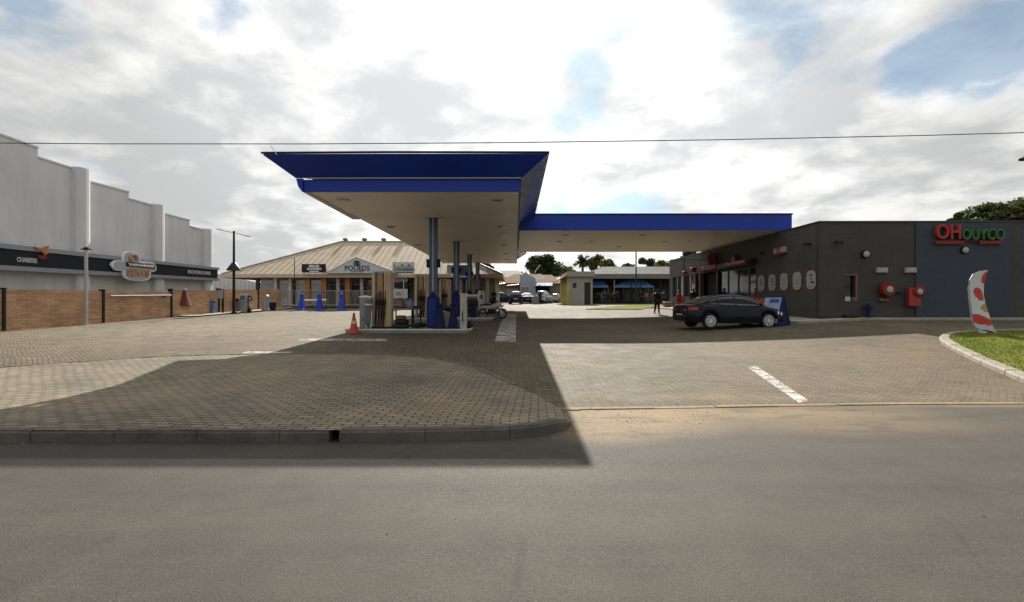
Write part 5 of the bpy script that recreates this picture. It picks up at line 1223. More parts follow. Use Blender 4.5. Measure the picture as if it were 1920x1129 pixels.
# feather flag on the lawn
fp = G(1836, 629); Yf = fp.y
fl = thing('feather_flag', 'curved red and white feather flag planted on the corner lawn', 'flag', (fp.x, Yf, g(fp.x, Yf) + .085))
def FP(px, py, o=0.0):
    return Vector((PX(px, Yf), Yf + .10 * math.sin((py - 508) / 22.0) * clamp((px - 1812) / 35) + .05 * math.sin(px / 7.0) * clamp((px - 1816) / 30) + o, PZ(py, Yf)))
Lf = [(1846, 508), (1834, 509.5), (1823, 515), (1816, 526), (1813.5, 540), (1814.5, 556), (1817, 578), (1819, 598), (1822, 612), (1830, 618), (1846, 623)]
Rf = [(1847.5, 509), (1845, 519), (1843, 530), (1842.5, 542), (1842, 556), (1843, 570), (1846, 588), (1849, 604), (1853, 612), (1858, 619), (1863, 625)]
def strip(name, f0, f1, mats, o, t0=0, t1=1, th=.012):
    mb = MB(); rings = []; n = 30
    Lr, Rr = resample([Vector((*a, 0)) for a in Lf], n + 1), resample([Vector((*a, 0)) for a in Rf], n + 1)
    for i in range(n + 1):
        t = i / n
        if t < t0 - 1e-6 or t > t1 + 1e-6: continue
        a, b = f0(t), f1(t)
        if b - a < .02: b = a + .02
        row = [Lr[i].lerp(Rr[i], a + (b - a) * k / 6) for k in range(7)]
        rings.append([FP(p.x, p.y, o) for p in row] + [FP(p.x, p.y, o + th) for p in reversed(row)])
    mb.rings(rings); return mb.build(name, mats, fl, world=True, smooth=True)
FW = M('flag_white', (.40, .415, .44), .8, 0, .06); FR = M('flag_red', (.36, .04, .03), .8, 0, .1); FBR = M('flag_brown', (.28, .17, .06), .8, 0, .15)
strip('cloth', lambda t: 0, lambda t: 1, FW, 0)
strip('red_tip', lambda t: .25 + .5 * t / .22, lambda t: 1, FR, -.006, 0, .21, .004)
strip('red_shape', lambda t: .42 + .15 * math.sin(t * 30), lambda t: .78 + .16 * math.sin(t * 17 + 1), FR, -.006, .27, .47, .004)
strip('red_spot', lambda t: .38, lambda t: .62, FR, -.0075, .40, .46, .004)
strip('brown_shape', lambda t: .95 - .45 * (1 - abs(t - .58) / .09), lambda t: .99, FBR, -.006, .50, .66, .004)
strip('red_band', lambda t: .0 if t < .78 else (t - .78) / .09, lambda t: 1.0 if t > .745 else (t - .63) / .115 + .02, FR, -.0065, .635, .86, .004)
strip('red_hem', lambda t: 0, lambda t: clamp((t - .88) / .1) * .7 + .05, RED, -.006, .90, 1.0, .004)
mb = MB(); mb.tube([FP(1834, 629, .02), FP(1823, 616, .02)] + [FP(a - 1.2, b, .03) for a, b in reversed(Lf[1:9])] + [FP(1847, 507.5, .02)], .016, 6); mb.build('pole', GREYT, fl, world=True)
mb = MB(); mb.lathe([(.14, 0), (.12, .05), (.03, .08), (.03, .2)], n=12); mb.build('ground_base', GREYT, fl)
b = thing('lamp_column', 'dark lamp post at the edge of the corner lawn with a flat head', 'lamp post', (PX(1926.5, 13.6), 13.6, g(13.6, 13.6) + .08))
mb = MB(); mb.lathe([(.075, -.1), (.07, 2.5), (.055, 5.0)], n=12); mb.build('pole', BLACK, b, smooth=True)
mb = MB(); mb.box(-.22, .30, -.12, .12, 5.0, 5.09); mb.box(-.12, .15, -.09, .09, 5.092, 5.16); mb.build('lamp_head', BLACK, b, bevel=.02)
mb = MB(); mb.lathe([(.10, 0), (.12, .0), (.12, .03)], n=10); mb.build('foot', BLACK, b)

# ------------------------------------------------------------------ pump islands and what stands on them
ISL = M('island_concrete', (.20, .20, .195), .8, 0, .2, 3, .2); ISE = M('island_edge_paint', (.38, .39, .40), .6, 0, .12)
for i, (yc, xa, xb) in enumerate(((22.0, -7.05, -1.92), (29.9, -6.4, -1.3), (38.8, -6.3, -1.6), (47.2, -6.0, -1.8))):
    t = thing('pump_island', ('low concrete pump island closest to the road', 'second low concrete pump island from the road', 'third low concrete pump island from the road', 'low concrete pump island farthest from the road')[i], 'pump island', ((xa + xb) / 2, yc, g((xa + xb) / 2, yc)), 0, 'low concrete pump islands')
    mb = MB(); z = g(-4, yc) + .14
    pts = [(xa, yc - .75), (xb - .4, yc - .75), (xb, yc - .35), (xb, yc + .6), (xb - .3, yc + .9), (xa, yc + .9)]
    mb.prism([(x, y, z - .4) for x, y in pts], (0, 0, .4)); mb.build('slab', ISL, t, world=True, bevel=.02)
    mb = MB(); mb.tube([(x, y, z - .03) for x, y in pts + pts[:1]], .055, 6); mb.build('edge', ISE, t, world=True)
def iz(y): return g(-4, y) + .145
cn = thing('traffic_cone', 'orange traffic cone with a pale band on the edge of the front island', 'cone', (PX(663, 21.1), 21.1, g(-6.6, 21.1) + .005))
mb = MB(); mb.box(-.24, .24, -.24, .24, 0, .04); mb.build('base', M('cone_base', (.40, .05, .03), .6, 0, .15), cn, bevel=.03)
mb = MB(); mb.lathe([(.19, .041), (.15, .2), (.115, .42), (.052, .72), (.03, .84), (.02, .85)], n=20); mb.build('body', ORANGE, cn, smooth=True)
mb = MB(); mb.lathe([(.122, .40), (.097, .53)], n=20); mb.build('band', M('cone_band', (.45, .40, .30), .5), cn, smooth=True)
mb = MB(); mb.lathe([(.056, .72), (.035, .845), (.01, .85)], n=14); mb.build('tip', M('cone_tip', (.05, .07, .05), .6), cn, smooth=True)
cb = thing('steel_cabinet', 'tall grey steel service cabinet with peaked top beside the cone', 'cabinet', (PX(685.5, 21.9), 21.9, iz(21.9)), R(14))
mb = MB(); mb.box(-.25, .23, -.2, .2, .02, 1.32); mb.build('body', M('cabinet_steel', (.22, .215, .20), .5, .4, .12, 3), cb, bevel=.01)
mb = MB(); mb.prism([(-.29, -.24, 1.322), (.27, -.24, 1.322), (.27, -.24, 1.36), (-.01, -.24, 1.42), (-.29, -.24, 1.36)], (0, .48, 0)); mb.build('cap', STEEL, cb)
mb = MB(); mb.box(-.02, .21, -.225, -.203, .3, 1.22); mb.build('door', M('cabinet_door', (.10, .115, .125), .5, .3, .1), cb)
mb = MB(); mb.box(-.0, .24, -.44, -.21, .22, 1.0); mb.build('side_box', M('cabinet_door', (.10, .115, .125), .5, .3, .1), cb, bevel=.015)
mb = MB(); mb.prism([(-.02, -.46, 1.003), (.27, -.46, 1.003), (.27, -.46, 1.03), (-.02, -.46, 1.07)], (0, .25, 0)); mb.build('side_cap', STEEL, cb)
mb = MB(); mb.tube([(-.12, -.22, .38), (-.12, -.24, .44)], .025, 8); mb.build('lock', STEEL, cb)
mb = MB(); mb.box(.0, .06, -.43, -.24, 0, .21); mb.build('leg', CONC, cb)
mb = MB(); mb.box(.18, .24, -.43, -.24, 0, .21); mb.build('leg', CONC, cb)
def pump(loc, rz, lab, H=2.4):
    p = thing('fuel_pump', lab, 'fuel pump', loc, rz, 'tall beige fuel pumps')
    mb = MB(); mb.box(-.46, .46, -.26, .26, 0, .07); mb.build('base', BLACK, p, bevel=.02)
    for a, b in ((-.42, -.29), (.10, .42)):
        mb = MB(); mb.box(a, b, -.22, .22, .071, H); mb.build('side_panel', BEIGEP, p, bevel=.015)
    mb = MB()
    for x in (.17, .24, .31, .38): mb.box(x - .007, x + .007, -.226, -.221, .1, H - .05)
    mb.build('panel_ribs', M('rib_brown', (.20, .13, .07), .6), p)
    mb = MB(); mb.box(-.20, .02, -.12, .12, .071, H - .05); mb.build('core', TANW, p)
    mb = MB(); mb.box(-.4, .4, -.2, .2, H + .001, H + .05); mb.build('top_plate', GREYT, p)
    mb = MB(); mb.box(-.22, .16, -.24, -.10, 1.0, 1.24); mb.build('nozzle_box', BLACK, p, bevel=.03)
    for k, x in enumerate((-.2, -.08, .04, .16)):
        mb = MB(); mb.tube([(x, -.26, 1.05), (x, -.30, 1.2), (x, -.22, 1.30), (x, -.20, 1.5 + .12 * (k % 2))], .03, 6); mb.box(x - .035, x + .035, -.34, -.24, 1.02, 1.18); mb.build('nozzle', RUB, p)
        mb = MB(); mb.tube(catmull([(x, -.24, 1.02), (x + .03, -.36, .7), (x - .02, -.38, .3), (x - .05, -.33, .12), (x - .06, -.27, .35), (x - .03, -.22, .98)], 5), .018, 6); mb.build('hose', RUB, p, smooth=True)
    return p
pump((PX(717.5, 22.2), 22.2, iz(22)), 0, 'tall beige fuel pump with black nozzles next to the steel cabinet')
pump((PX(787, 28.5), 29.4, iz(29.9)), 0, 'tall beige fuel pump with black nozzles behind the tyre stack', 2.45)
pump((PX(834, 38.2), 38.4, iz(38.8)), 0, 'tall beige fuel pump half hidden behind the front canopy column', 2.3)
ts = thing('tyre_stack', 'stack of black tyres lying flat on the front island', 'tyres', (PX(752, 21.8), 21.8, iz(22)))
for k, (dx, z, r) in enumerate(((0, .1, .36), (.03, .29, .30))):
    mb = MB(); mb.torus((dx, 0, z), r - .1, .1, 'z', 24, 10); mb.build('tyre', RUB, ts, smooth=True)
mb = MB(); mb.lathe([(.2, .395), (.23, .42), (.24, .52), (.15, .56)], n=16); mb.build('drum', M('rusty_drum', (.14, .07, .045), .7, 0, .3, 9), ts, smooth=True)
tr = thing('service_trolley', 'service trolley with a brown top, blue jug and black wheels', 'trolley', (PX(769, 22.1), 22.1, iz(22)))
mb = MB(); mb.box(-.72, .55, -.2, .25, .80, .85); mb.build('top', M('trolley_top', (.13, .09, .06), .6, 0, .2), tr, bevel=.02)
for x in (-.62, .45):
    mb = MB(); mb.tube([(x, 0, .1), (x, 0, .8)], .03, 6); mb.build('leg', BLACK, tr)
mb = MB(); mb.tube([(.1, .05, .1), (.1, .05, .8)], .07, 8); mb.build('column', BLACK, tr)
mb = MB(); mb.lathe([(.16, .852), (.18, .95), (.17, 1.1), (.07, 1.2), (.05, 1.27)], (.0, 0, 0), 16); mb.build('jug', M('grey_blue_jug', (.10, .14, .20), .5), tr, smooth=True)
mb = MB(); mb.box(.12, .52, -.1, .15, .852, .96); mb.build('toolbox', NAVYPL, tr, bevel=.02)
for x, y in ((-.25, -.2), (.28, -.22), (.45, .1)):
    mb = MB(); mb.torus((x, y, .13), .15, .1, 'z', 18, 8); mb.build('wheel', RUB, tr, smooth=True)
bk = thing('white_bucket', 'large off white bucket holding dark sacks between two blue bollards', 'bucket', (PX(838, 22.1), 22.15, iz(22)))
mb = MB(); mb.rings([[Vector((r * math.cos(t), .8 * r * math.sin(t), z)) for t in [2 * PI * k / 20 for k in range(20)]] for r, z in ((.21, .0), (.29, .62), (.31, .63), (.31, .68))]); mb.build('tub', M('bucket_cream', (.36, .345, .30), .5, 0, .1), bk, smooth=True)
mb = MB()
for k in range(9): mb.ball((random.uniform(-.3, .35), random.uniform(-.1, .1), .74 + random.uniform(0, .16)), random.uniform(.07, .13), 1.3, 1, .7, 8, 6, .4)
mb.build('rubbish', M('dark_sack', (.05, .045, .045), .6, 0, .5, 14), bk)
pc = thing('narrow_cabinet', 'narrow tall off white stained cabinet at the end of the front island', 'cabinet', (PX(869, 21.6), 21.6, iz(22)))
mb = MB(); mb.box(-.14, .14, -.11, .11, 0, 1.45); mb.build('body', M('stained_white', (.34, .33, .30), .6, 0, .2, 4), pc, bevel=.015)
mb = MB(); mb.box(-.17, .17, -.14, .14, 1.452, 1.49); mb.build('cap', OFFW, pc)
mb = MB(); mb.lathe([(.028, -.11), (.028, -.135)], (0.03, 0, .8), 10, 'y'); mb.box(-.05, .0, -.118, -.111, .3, .7); mb.build('lock', BLACK, pc)
bg_ = thing('black_sack', 'small black rubbish sack by the narrow white cabinet', 'sack', (PX(879.5, 21.9), 21.9, iz(22)))
mb = MB(); mb.ball((0, 0, .13), .17, 1, .9, .85, 12, 8, .3); mb.ball((.04, 0, .28), .06, 1, 1, 1.2, 8, 6, .3); mb.build('sack', BLACK, bg_, smooth=True)
hd = thing('hose_dispenser', 'low grey fuel dispenser draped with black hoses under a pale top', 'fuel dispenser', (PX(886, 29.7), 29.7, iz(29.9)))
mb = MB(); mb.box(-.55, .40, -.25, .25, 1.22, 1.34); mb.build('top', OFFW, hd, bevel=.02)
mb = MB(); mb.box(-.38, .28, -.2, .2, .05, 1.218); mb.build('body', M('dispenser_grey', (.17, .17, .17), .6), hd, bevel=.02)
for k in range(6):
    x = -.3 + k * .11
    mb = MB(); mb.tube(catmull([(x, -.22, 1.15), (x + .05, -.32, .8), (x - .06, -.34, .4), (x + .04, -.36, .08), (x + .1, -.28, .3), (x + .07, -.22, 1.0)], 5), .024, 6); mb.build('hose', RUB, hd, smooth=True)
mb = MB(); mb.prism([(-.1, -.42, .0), (.3, -.42, .0), (.2, -.42, .3), (.08, -.42, .6), (.0, -.42, .3)], (0, .1, 0)); mb.build('splash_guard', NAVYPL, hd)
wc = thing('white_cabinet', 'rounded white cabinet on the far pump island by the last column', 'cabinet', (PX(902, 38.4), 38.4, iz(38.8)))
mb = MB(); mb.rings([[Vector((r * math.cos(t), .8 * r * math.sin(t), z)) for t in [2 * PI * k / 16 for k in range(16)]] for r, z in ((.24, 0), (.27, .05), (.27, 1.35), (.2, 1.5))]); mb.build('body', M('cabinet_white', (.46, .46, .45), .5), wc, smooth=True)
mb = MB(); mb.box(-.12, .12, -.225, -.2, .9, 1.2); mb.build('door', GLASSG, wc)

# ------------------------------------------------------------------ vehicles
def interp(tab, x):
    if x <= tab[0][0]: return tab[0][1]
    for (a, b), (c, d) in zip(tab, tab[1:]):
        if x <= c:
            t = (x - a) / (c - a); return b + (d - b) * t
    return tab[-1][1]
def smooth_tab(tab, n=6):
    return [(p.x, p.y) for p in catmull([(a, b, 0) for a, b in tab], n)]
SEDAN = dict(top=smooth_tab([(-2.30, .66), (-2.28, .88), (-2.2, .985), (-1.75, 1.02), (-1.0, 1.0), (0, .955), (.95, .93), (1.35, .90), (1.8, .83), (2.1, .735), (2.25, .62), (2.31, .5)]),
             w=smooth_tab([(-2.31, .62), (-2.2, .76), (-1.9, .85), (-1.2, .885), (0, .89), (1.2, .885), (1.8, .85), (2.1, .75), (2.25, .60), (2.31, .48)]),
             zb=[(-2.31, .42), (-2.1, .30), (-1.7, .24), (1.7, .22), (2.1, .24), (2.31, .30)],
             gh=smooth_tab([(-1.95, 1.00), (-1.6, 1.15), (-1.15, 1.33), (-.7, 1.425), (-.2, 1.46), (.25, 1.445), (.65, 1.35), (1.0, 1.17), (1.4, .90)]),
             win=((-1.28, -.98), (-.92, -.16), (-.08, .98)), back=(-1.82, -1.12), front=(.55, 1.3), axles=(-1.34, 1.34), R=.325)
SUV = dict(top=smooth_tab([(-2.2, .8), (-2.19, 1.0), (-2.1, 1.06), (-1, 1.06), (0, 1.04), (1.0, 1.02), (1.5, .98), (2.0, .88), (2.15, .7), (2.2, .55)]),
           w=smooth_tab([(-2.2, .78), (-2.1, .86), (-1.2, .9), (0, .9), (1.4, .89), (1.9, .82), (2.15, .66), (2.2, .55)]),
           zb=[(-2.2, .4), (-1.8, .3), (1.8, .28), (2.2, .38)],
           gh=smooth_tab([(-2.16, 1.06), (-2.05, 1.35), (-1.8, 1.58), (-1.0, 1.66), (0, 1.66), (.4, 1.55), (.8, 1.35), (1.2, 1.0)]),
           win=((-1.8, -1.0), (-.92, -.1), (-.02, .72)), back=(-2.12, -1.86), front=(.42, 1.12), axles=(-1.3, 1.3), R=.36)
VAN = dict(top=smooth_tab([(-2.2, .7), (-2.19, .95), (-2.1, 1.0), (-1, 1.0), (0, .99), (1.1, .97), (1.6, .92), (2.0, .8), (2.15, .65), (2.2, .5)]),
           w=smooth_tab([(-2.2, .76), (-2.1, .82), (-1.2, .86), (0, .86), (1.4, .85), (1.9, .78), (2.15, .62), (2.2, .5)]),
           zb=[(-2.2, .35), (2.2, .3)],
           gh=smooth_tab([(-2.16, 1.0), (-2.1, 1.4), (-1.95, 1.68), (-1.2, 1.76), (0, 1.75), (.5, 1.62), (1.1, 1.3), (1.75, .92)]),
           win=((-1.85, -1.0), (-.92, -.1), (-.02, 1.1)), back=(-2.13, -1.98), front=(.55, 1.62), axles=(-1.35, 1.4), R=.32)
PAINT_NAVY = M('navy_car_paint', (.005, .007, .0125), .22, 0, .06, 2, coat=.08, spec=.12); PAINT_BLUE = M('dark_blue_car_paint', (.010, .016, .055), .6, 0, .06, 2, spec=.2)
PAINT_WHITE = M('white_car_paint', (.50, .51, .53), .4, 0, .04, 2, spec=.2); PAINT_SILVER = M('silver_car_paint', (.30, .32, .34), .4, .2, .05, 2, spec=.2)
TAIL = M('red_tail_lamp', (.30, .018, .014), .3, 0, .1, 3, spec=.3); LAMPW = M('clear_lamp', (.55, .55, .53), .12, .3, .1, 3); RIM = M('alloy_rim', (.50, .51, .52), .3, .7, .08, 3); WINT = M('car_window', (.012, .016, .022), .03, 0, .1, 1, spec=.9)
def car(name, label, spec, paint, loc, rz, group=None, cat='car', spokes=12, scale=1.0):
    c = thing(name, label, cat, loc, rz, group)
    D = spec; Rw = D['R']; Ra = Rw + .065; x0, x1 = D['top'][0][0], D['top'][-1][0]
    xs = sorted({x0 + (x1 - x0) * i / 54 for i in range(55)} | {ax + Ra * math.cos(PI * k / 10) for ax in D['axles'] for k in range(11)} | {x0 + .03, x1 - .03})
    zl_ = lambda x: max([interp(D['zb'], x)] + [Rw + math.sqrt(max(0, Ra * Ra - (x - ax) ** 2)) * .98 for ax in D['axles'] if abs(x - ax) < Ra])
    def half(x):
        w, zt, zb, zl = interp(D['w'], x), interp(D['top'], x), interp(D['zb'], x), zl_(x)
        zt = max(zt, zl + .06); zm = min(zb + .05, zl)
        return [(0, zm), (w * .74, zm), (w * .74, zl), (w * .96, zl), (w * .995, zl + (zt - zl) * .16), (w, zl + (zt - zl) * .45), (w * .985, zl + (zt - zl) * .78), (w * .935, zt - .02), (w * .86, zt), (w * .4, zt + .018), (0, zt + .022)]
    def wb(x): return interp(D['w'], x) * .865
    mb = MB(); rings = []
    for x in xs:
        h = half(x); rings.append([Vector((x, a, b)) for a, b in h] + [Vector((x, -a, b)) for a, b in reversed(h[1:-1])])
    mb.rings(rings)
    g0, g1 = D['gh'][0][0], D['gh'][-1][0]; gx = [g0 + (g1 - g0) * i / 36 for i in range(37)]
    def sec(x):
        zbelt = interp(D['top'], x) - .015; zr = max(interp(D['gh'], x), zbelt + .02); b = wb(x); r = b - (zr - zbelt) * .44
        return zbelt, zr, b, r
    rings = []
    for x in gx:
        zbelt, zr, b, r = sec(x); k = zr - zbelt
        h = [(b, zbelt), (b - (b - r) * .35, zbelt + k * .42), (r + .015, zr - min(.07, k * .3)), (r * .88, zr - min(.015, k * .1)), (r * .5, zr + .008), (0, zr + .012)]
        rings.append([Vector((x, a, z)) for a, z in h] + [Vector((x, -a, z)) for a, z in reversed(h[:-1])])
    mb.rings(rings)
    body = mb.build('body', paint, c, smooth=True)
    for s in (-1, 1):
        for i, (a, b_) in enumerate(D['win']):
            n = 10; lo, hi = [], []
            for k in range(n + 1):
                x = a + (b_ - a) * k / n; zbelt, zr, b, r = sec(x); kk = zr - zbelt; zt = zr - min(.07, kk * .3) - .03
                f = lambda z: b - (b - (r + .015)) * (z - zbelt) / max(.02, (zr - min(.07, kk * .3) - zbelt))
                z0 = zbelt + .045; z1 = max(zt, z0 + .004)
                lo.append(Vector((x, s * (f(z0) + .012), z0))); hi.append(Vector((x, s * (f(z1) + .012), z1)))
            mb = MB(); n0 = [Vector((0, -s * .02, 0))]
            mb.rings([[p, q, q + n0[0], p + n0[0]] for p, q in zip(lo, hi)]); mb.build('side_window', WINT, c)
    for (a, b_), nm, sgn in ((D['back'], 'rear_window', -1), (D['front'], 'windscreen', 1)):
        mb = MB(); rings = []
        for k in range(9):
            x = a + (b_ - a) * k / 8; zbelt, zr, b, r = sec(x); w = r * .92; row = []
            for j in range(7):
                y = -w + 2 * w * j / 6; z = zr + .012 - .02 * (abs(y) / max(w, .01)) ** 2
                row.append(Vector((x + sgn * .010, y, z + .008)))
            rings.append(row + [p - Vector((sgn * .02, 0, .03)) for p in reversed(row)])
        mb.rings(rings); mb.build(nm, WINT, c, smooth=True)
    def patch(xa, xb, fa, fb, s, o, nx=10, nz=5):
        rows = []
        for i in range(nx + 1):
            x = xa + (xb - xa) * i / nx; h = half(x); P4 = h[3:9]; row = []
            for j in range(nz + 1):
                z = P4[0][1] + (P4[-1][1] - P4[0][1]) * (fa + (fb - fa) * j / nz)
                yy = interp([(q[1], q[0]) for q in P4], z); row.append(Vector((x, s * (yy + o), z)))
            rows.append(row + [Vector((p.x, p.y - s * .02, p.z)) for p in reversed(row)])
        mb = MB(); mb.rings(rows); return mb
    wmid = (D['axles'][0] + D['axles'][1]) / 2
    for s in (-1, 1):
        for xa, xb in ((wmid - .86, wmid + .02), (wmid + .045, wmid + .92)):
            d = patch(xa, xb, .10, .93, s, .006).build('door', paint, c, smooth=True)
            h = half(xa + .14); mb = MB(); z = h[6][1] - .02; y = s * (h[6][0] + .02); mb.box(xa + .08, xa + .26, min(y, y - s * .03), max(y, y - s * .03), z - .015, z + .02); mb.build('handle', BLACK if paint is not PAINT_NAVY else paint, d, bevel=.008)
        patch(wmid - .86, wmid + .90, -.02, .08, s, .012, 12, 2).build('sill', BLACK, c)
        patch(x0 + .04, x0 + .40, .70, .86, s, .01, 8, 3).build('tail_lamp', TAIL, c, smooth=True)
        patch(x1 - .52, x1 - .24, .62, .86, s, .008, 8, 3).build('headlight', LAMPW, c, smooth=True)
        zt = interp(D['top'], x0 + .02); mb = MB(); mb.box(x0 - .012, x0 + .02, min(s * .36, s * .6), max(s * .36, s * .6), zt * .86, zt * .98); mb.build('tail_lamp', TAIL, c, bevel=.01)
        xm = D['front'][1] - .35; z = interp(D['top'], xm) + .09; y = wb(xm); mb = MB(); mb.ball((xm, s * (y + .12), z), .1, .6, 1.1, .7, 10, 6); mb.build('mirror', paint, c, smooth=True)
        for ax in D['axles']:
            mb = MB(); y = s * (interp(D['w'], ax) - .11); mb.lathe([(Rw * .66, -.10), (Rw * .95, -.10), (Rw, -.06), (Rw, .06), (Rw * .95, .10), (Rw * .66, .10)], (ax, y, Rw), 28, 'y'); w = mb.build('wheel', RUB, c, smooth=True)
            mb = MB(); yo = y + s * .095
            mb.torus((ax, yo, Rw), Rw * .66, .022, 'y', 28, 6)
            mb.lathe([(.055, -.02), (.055, .02)], (ax, yo + s * .01, Rw), 12, 'y')
            for k in range(spokes):
                t = 2 * PI * k / spokes + .1; d = Vector((math.cos(t), 0, math.sin(t))); q = Vector((-d.z, 0, d.x)) * .013
                a = Vector((ax, yo, Rw)) + d * .05; b = Vector((ax, yo, Rw)) + d * Rw * .66
                mb.prism([a - q * 1.0, a + q * 1.0, b + q * 1.5, b - q * 1.5], (0, s * .014, 0))
            mb.build('rim', RIM, w)
            mb = MB(); mb.lathe([(Rw * .66, 0), (.03, 0.002)], (ax, y + s * .05, Rw), 24, 'y'); mb.build('brake_disc', BLACK, w)
    mb = MB(); zb = interp(D['zb'], x0); mb.box(x0 - .02, x0 + .12, -.6, .6, zb + .02, zb + .17); mb.build('rear_bumper', BLACK, c, bevel=.02)
    mb = MB(); mb.box(x1 - .1, x1 + .015, -.45, .45, zb - .08, zb + .10); mb.build('grille', BLACK, c, bevel=.02)
    mb = MB(); zt = interp(D['top'], x0); mb.box(x0 - .015, x0 + .01, -.25, .25, zt * .80, zt * .94); mb.build('number_plate', OFFW, c)
    c.scale = (scale,) * 3
    return c
car('parked_sedan', 'dark navy sedan with alloy wheels parked before the shop', SEDAN, PAINT_NAVY, (9.38, 22.6, g(9.2, 22.4) + .005), R(9.5))
car('parked_suv', 'dark blue car seen from behind, in the middle of the three far cars', SUV, PAINT_BLUE, (PX(967, 66), 67.5, g(0, 67)), R(90), 'dark cars in the far car park', spokes=6)
car('parked_sedan', 'dark car partly behind the middle dark car, beside the planter', SEDAN, PAINT_BLUE, (PX(987, 70), 71.5, g(1, 71)), R(96), 'dark cars in the far car park', spokes=6)
car('parked_hatchback', 'dark blue car standing sideways behind the motorcycle', SUV, PAINT_BLUE, (PX(940, 68), 69.0, g(-2, 69)), R(4), 'dark cars in the far car park', spokes=6, scale=.92)
car('parked_minivan', 'white minivan in front of the blue awning', VAN, PAINT_WHITE, (PX(1020.5, 71), 72.2, g(3, 72)), R(72), None, 'minivan', spokes=6)
car('parked_hatchback', 'silver car half hidden behind the yellow kiosk wall', SUV, PAINT_SILVER, (PX(1047, 77), 78.5, g(6, 78)), R(64), None, spokes=6, scale=.85)
pt = thing('planter_box', 'square grey concrete planter box beside the far cars', 'planter', (PX(1003.5, 66.5), 66.5, g(2, 66)))
mb = MB(); mb.rings([[(-w, -w, z), (w, -w, z), (w, w, z), (-w, w, z)] for w, z in ((.42, 0), (.5, .95))]); mb.build('box', M('planter_grey', (.20, .19, .18), .8), pt)
mb = MB(); mb.box(-.43, .43, -.43, .43, .951, .98); mb.build('soil', BARK, pt)
def motorbike(loc, rz, label, pa):
    b = thing('motorcycle', label, 'motorcycle', loc, rz)
    for x in (-.62, .68):
        mb = MB(); mb.torus((x, 0, .31), .26, .055, 'y', 26, 8); w = mb.build('wheel', RUB, b, smooth=True)
        mb = MB(); mb.torus((x, 0, .31), .2, .018, 'y', 24, 6); mb.lathe([(.06, -.05), (.06, .05)], (x, 0, .31), 12, 'y')
        for k in range(8):
            t = PI * k / 4; mb.tube([(x, 0, .31), (x + .2 * math.cos(t), 0, .31 + .2 * math.sin(t))], .01, 5)
        mb.build('rim', RIM, w)
    mb = MB(); mb.tube([(.68, .09, .31), (.42, .09, .98)], .028, 6); mb.tube([(.68, -.09, .31), (.42, -.09, .98)], .028, 6); mb.build('fork', STEEL, b)
    mb = MB(); mb.tube(catmull([(.34, -.36, 1.02), (.40, -.2, 1.06), (.42, 0, 1.0), (.40, .2, 1.06), (.34, .36, 1.02)], 4), .02, 6); mb.build('handlebar', BLACK, b)
    mb = MB(); mb.rings([[Vector((x, w * math.cos(t), z + h * math.sin(t))) for t in [2 * PI * k / 12 for k in range(12)]] for x, w, z, h in ((-.8, .10, .72, .05), (-.5, .17, .70, .13), (-.1, .18, .68, .15), (.2, .16, .76, .17), (.4, .12, .82, .12), (.5, .06, .85, .06))]); mb.build('body', pa, b, smooth=True)
    mb = MB(); mb.rings([[Vector((x, w * math.cos(t), z + .05 * math.sin(t))) for t in [2 * PI * k / 10 for k in range(10)]] for x, w, z in ((-.78, .1, .82), (-.45, .16, .85), (-.05, .14, .83), (.06, .08, .84))]); mb.build('seat', RUB, b, smooth=True)
    mb = MB(); mb.box(-.22, .25, -.15, .15, .28, .58); mb.tube([(-.1, -.18, .34), (-.7, -.2, .34)], .045, 8); mb.build('engine', BLACK, b, bevel=.04)
    mb = MB(); mb.ball((.56, 0, .9), .10, .8, 1, 1, 12, 8); mb.build('headlight', LAMPW, b, smooth=True)
    mb = MB(); mb.rings([[Vector((.68 + .34 * math.cos(t), y, .31 + .34 * math.sin(t))) for y in (-.08, .08)] + [Vector((.68 + .33 * math.cos(t), y, .31 + .33 * math.sin(t))) for y in (.08, -.08)] for t in [.4 + 1.9 * k / 8 for k in range(9)]]); mb.build('mudguard', pa, b)
    return b
motorbike((PX(922, 31), 31.3, g(-1.4, 31)), R(-22), 'white motorcycle parked beside the second pump island', M('white_fairing', (.44, .44, .42), .4, 0, .08))
motorbike((PX(924, 50), 50.0, g(-2, 50)), R(60), 'black motorcycle with a rider standing by it near the arcade end', BLACK)

# ------------------------------------------------------------------ people
def skinned(name, verts, edges, radii, mat, root=0, sub=1, parent=None):
    me = bpy.data.meshes.new(name); me.from_pydata([tuple(v) for v in verts], edges, [])
    o = bpy.data.objects.new(name, me); COL.objects.link(o)
    m = o.modifiers.new('skin', 'SKIN'); m.use_smooth_shade = True
    for i, r in enumerate(radii):
        d = me.skin_vertices[0].data[i]; d.radius = r if isinstance(r, tuple) else (r, r); d.use_root = (i == root)
    s = o.modifiers.new('sub', 'SUBSURF'); s.levels = sub; s.render_levels = sub
    bpy.context.view_layer.update()
    nm = bpy.data.meshes.new_from_object(o.evaluated_get(bpy.context.evaluated_depsgraph_get()))
    o.modifiers.clear(); old = o.data; o.data = nm; bpy.data.meshes.remove(old); nm.name = name
    nm.materials.clear(); nm.materials.append(mat)
    if parent: o.parent = parent
    return o
def cloth(n, c, var=.15): return M(n, c, .85, 0, var, 7)
SKIN = M('brown_skin', (.10, .052, .034), .55, 0, .08, 8); HAIR = M('black_hair', (.010, .009, .008), .7, 0, .2, 20); SHOE = M('dark_shoe', (.02, .018, .017), .6)
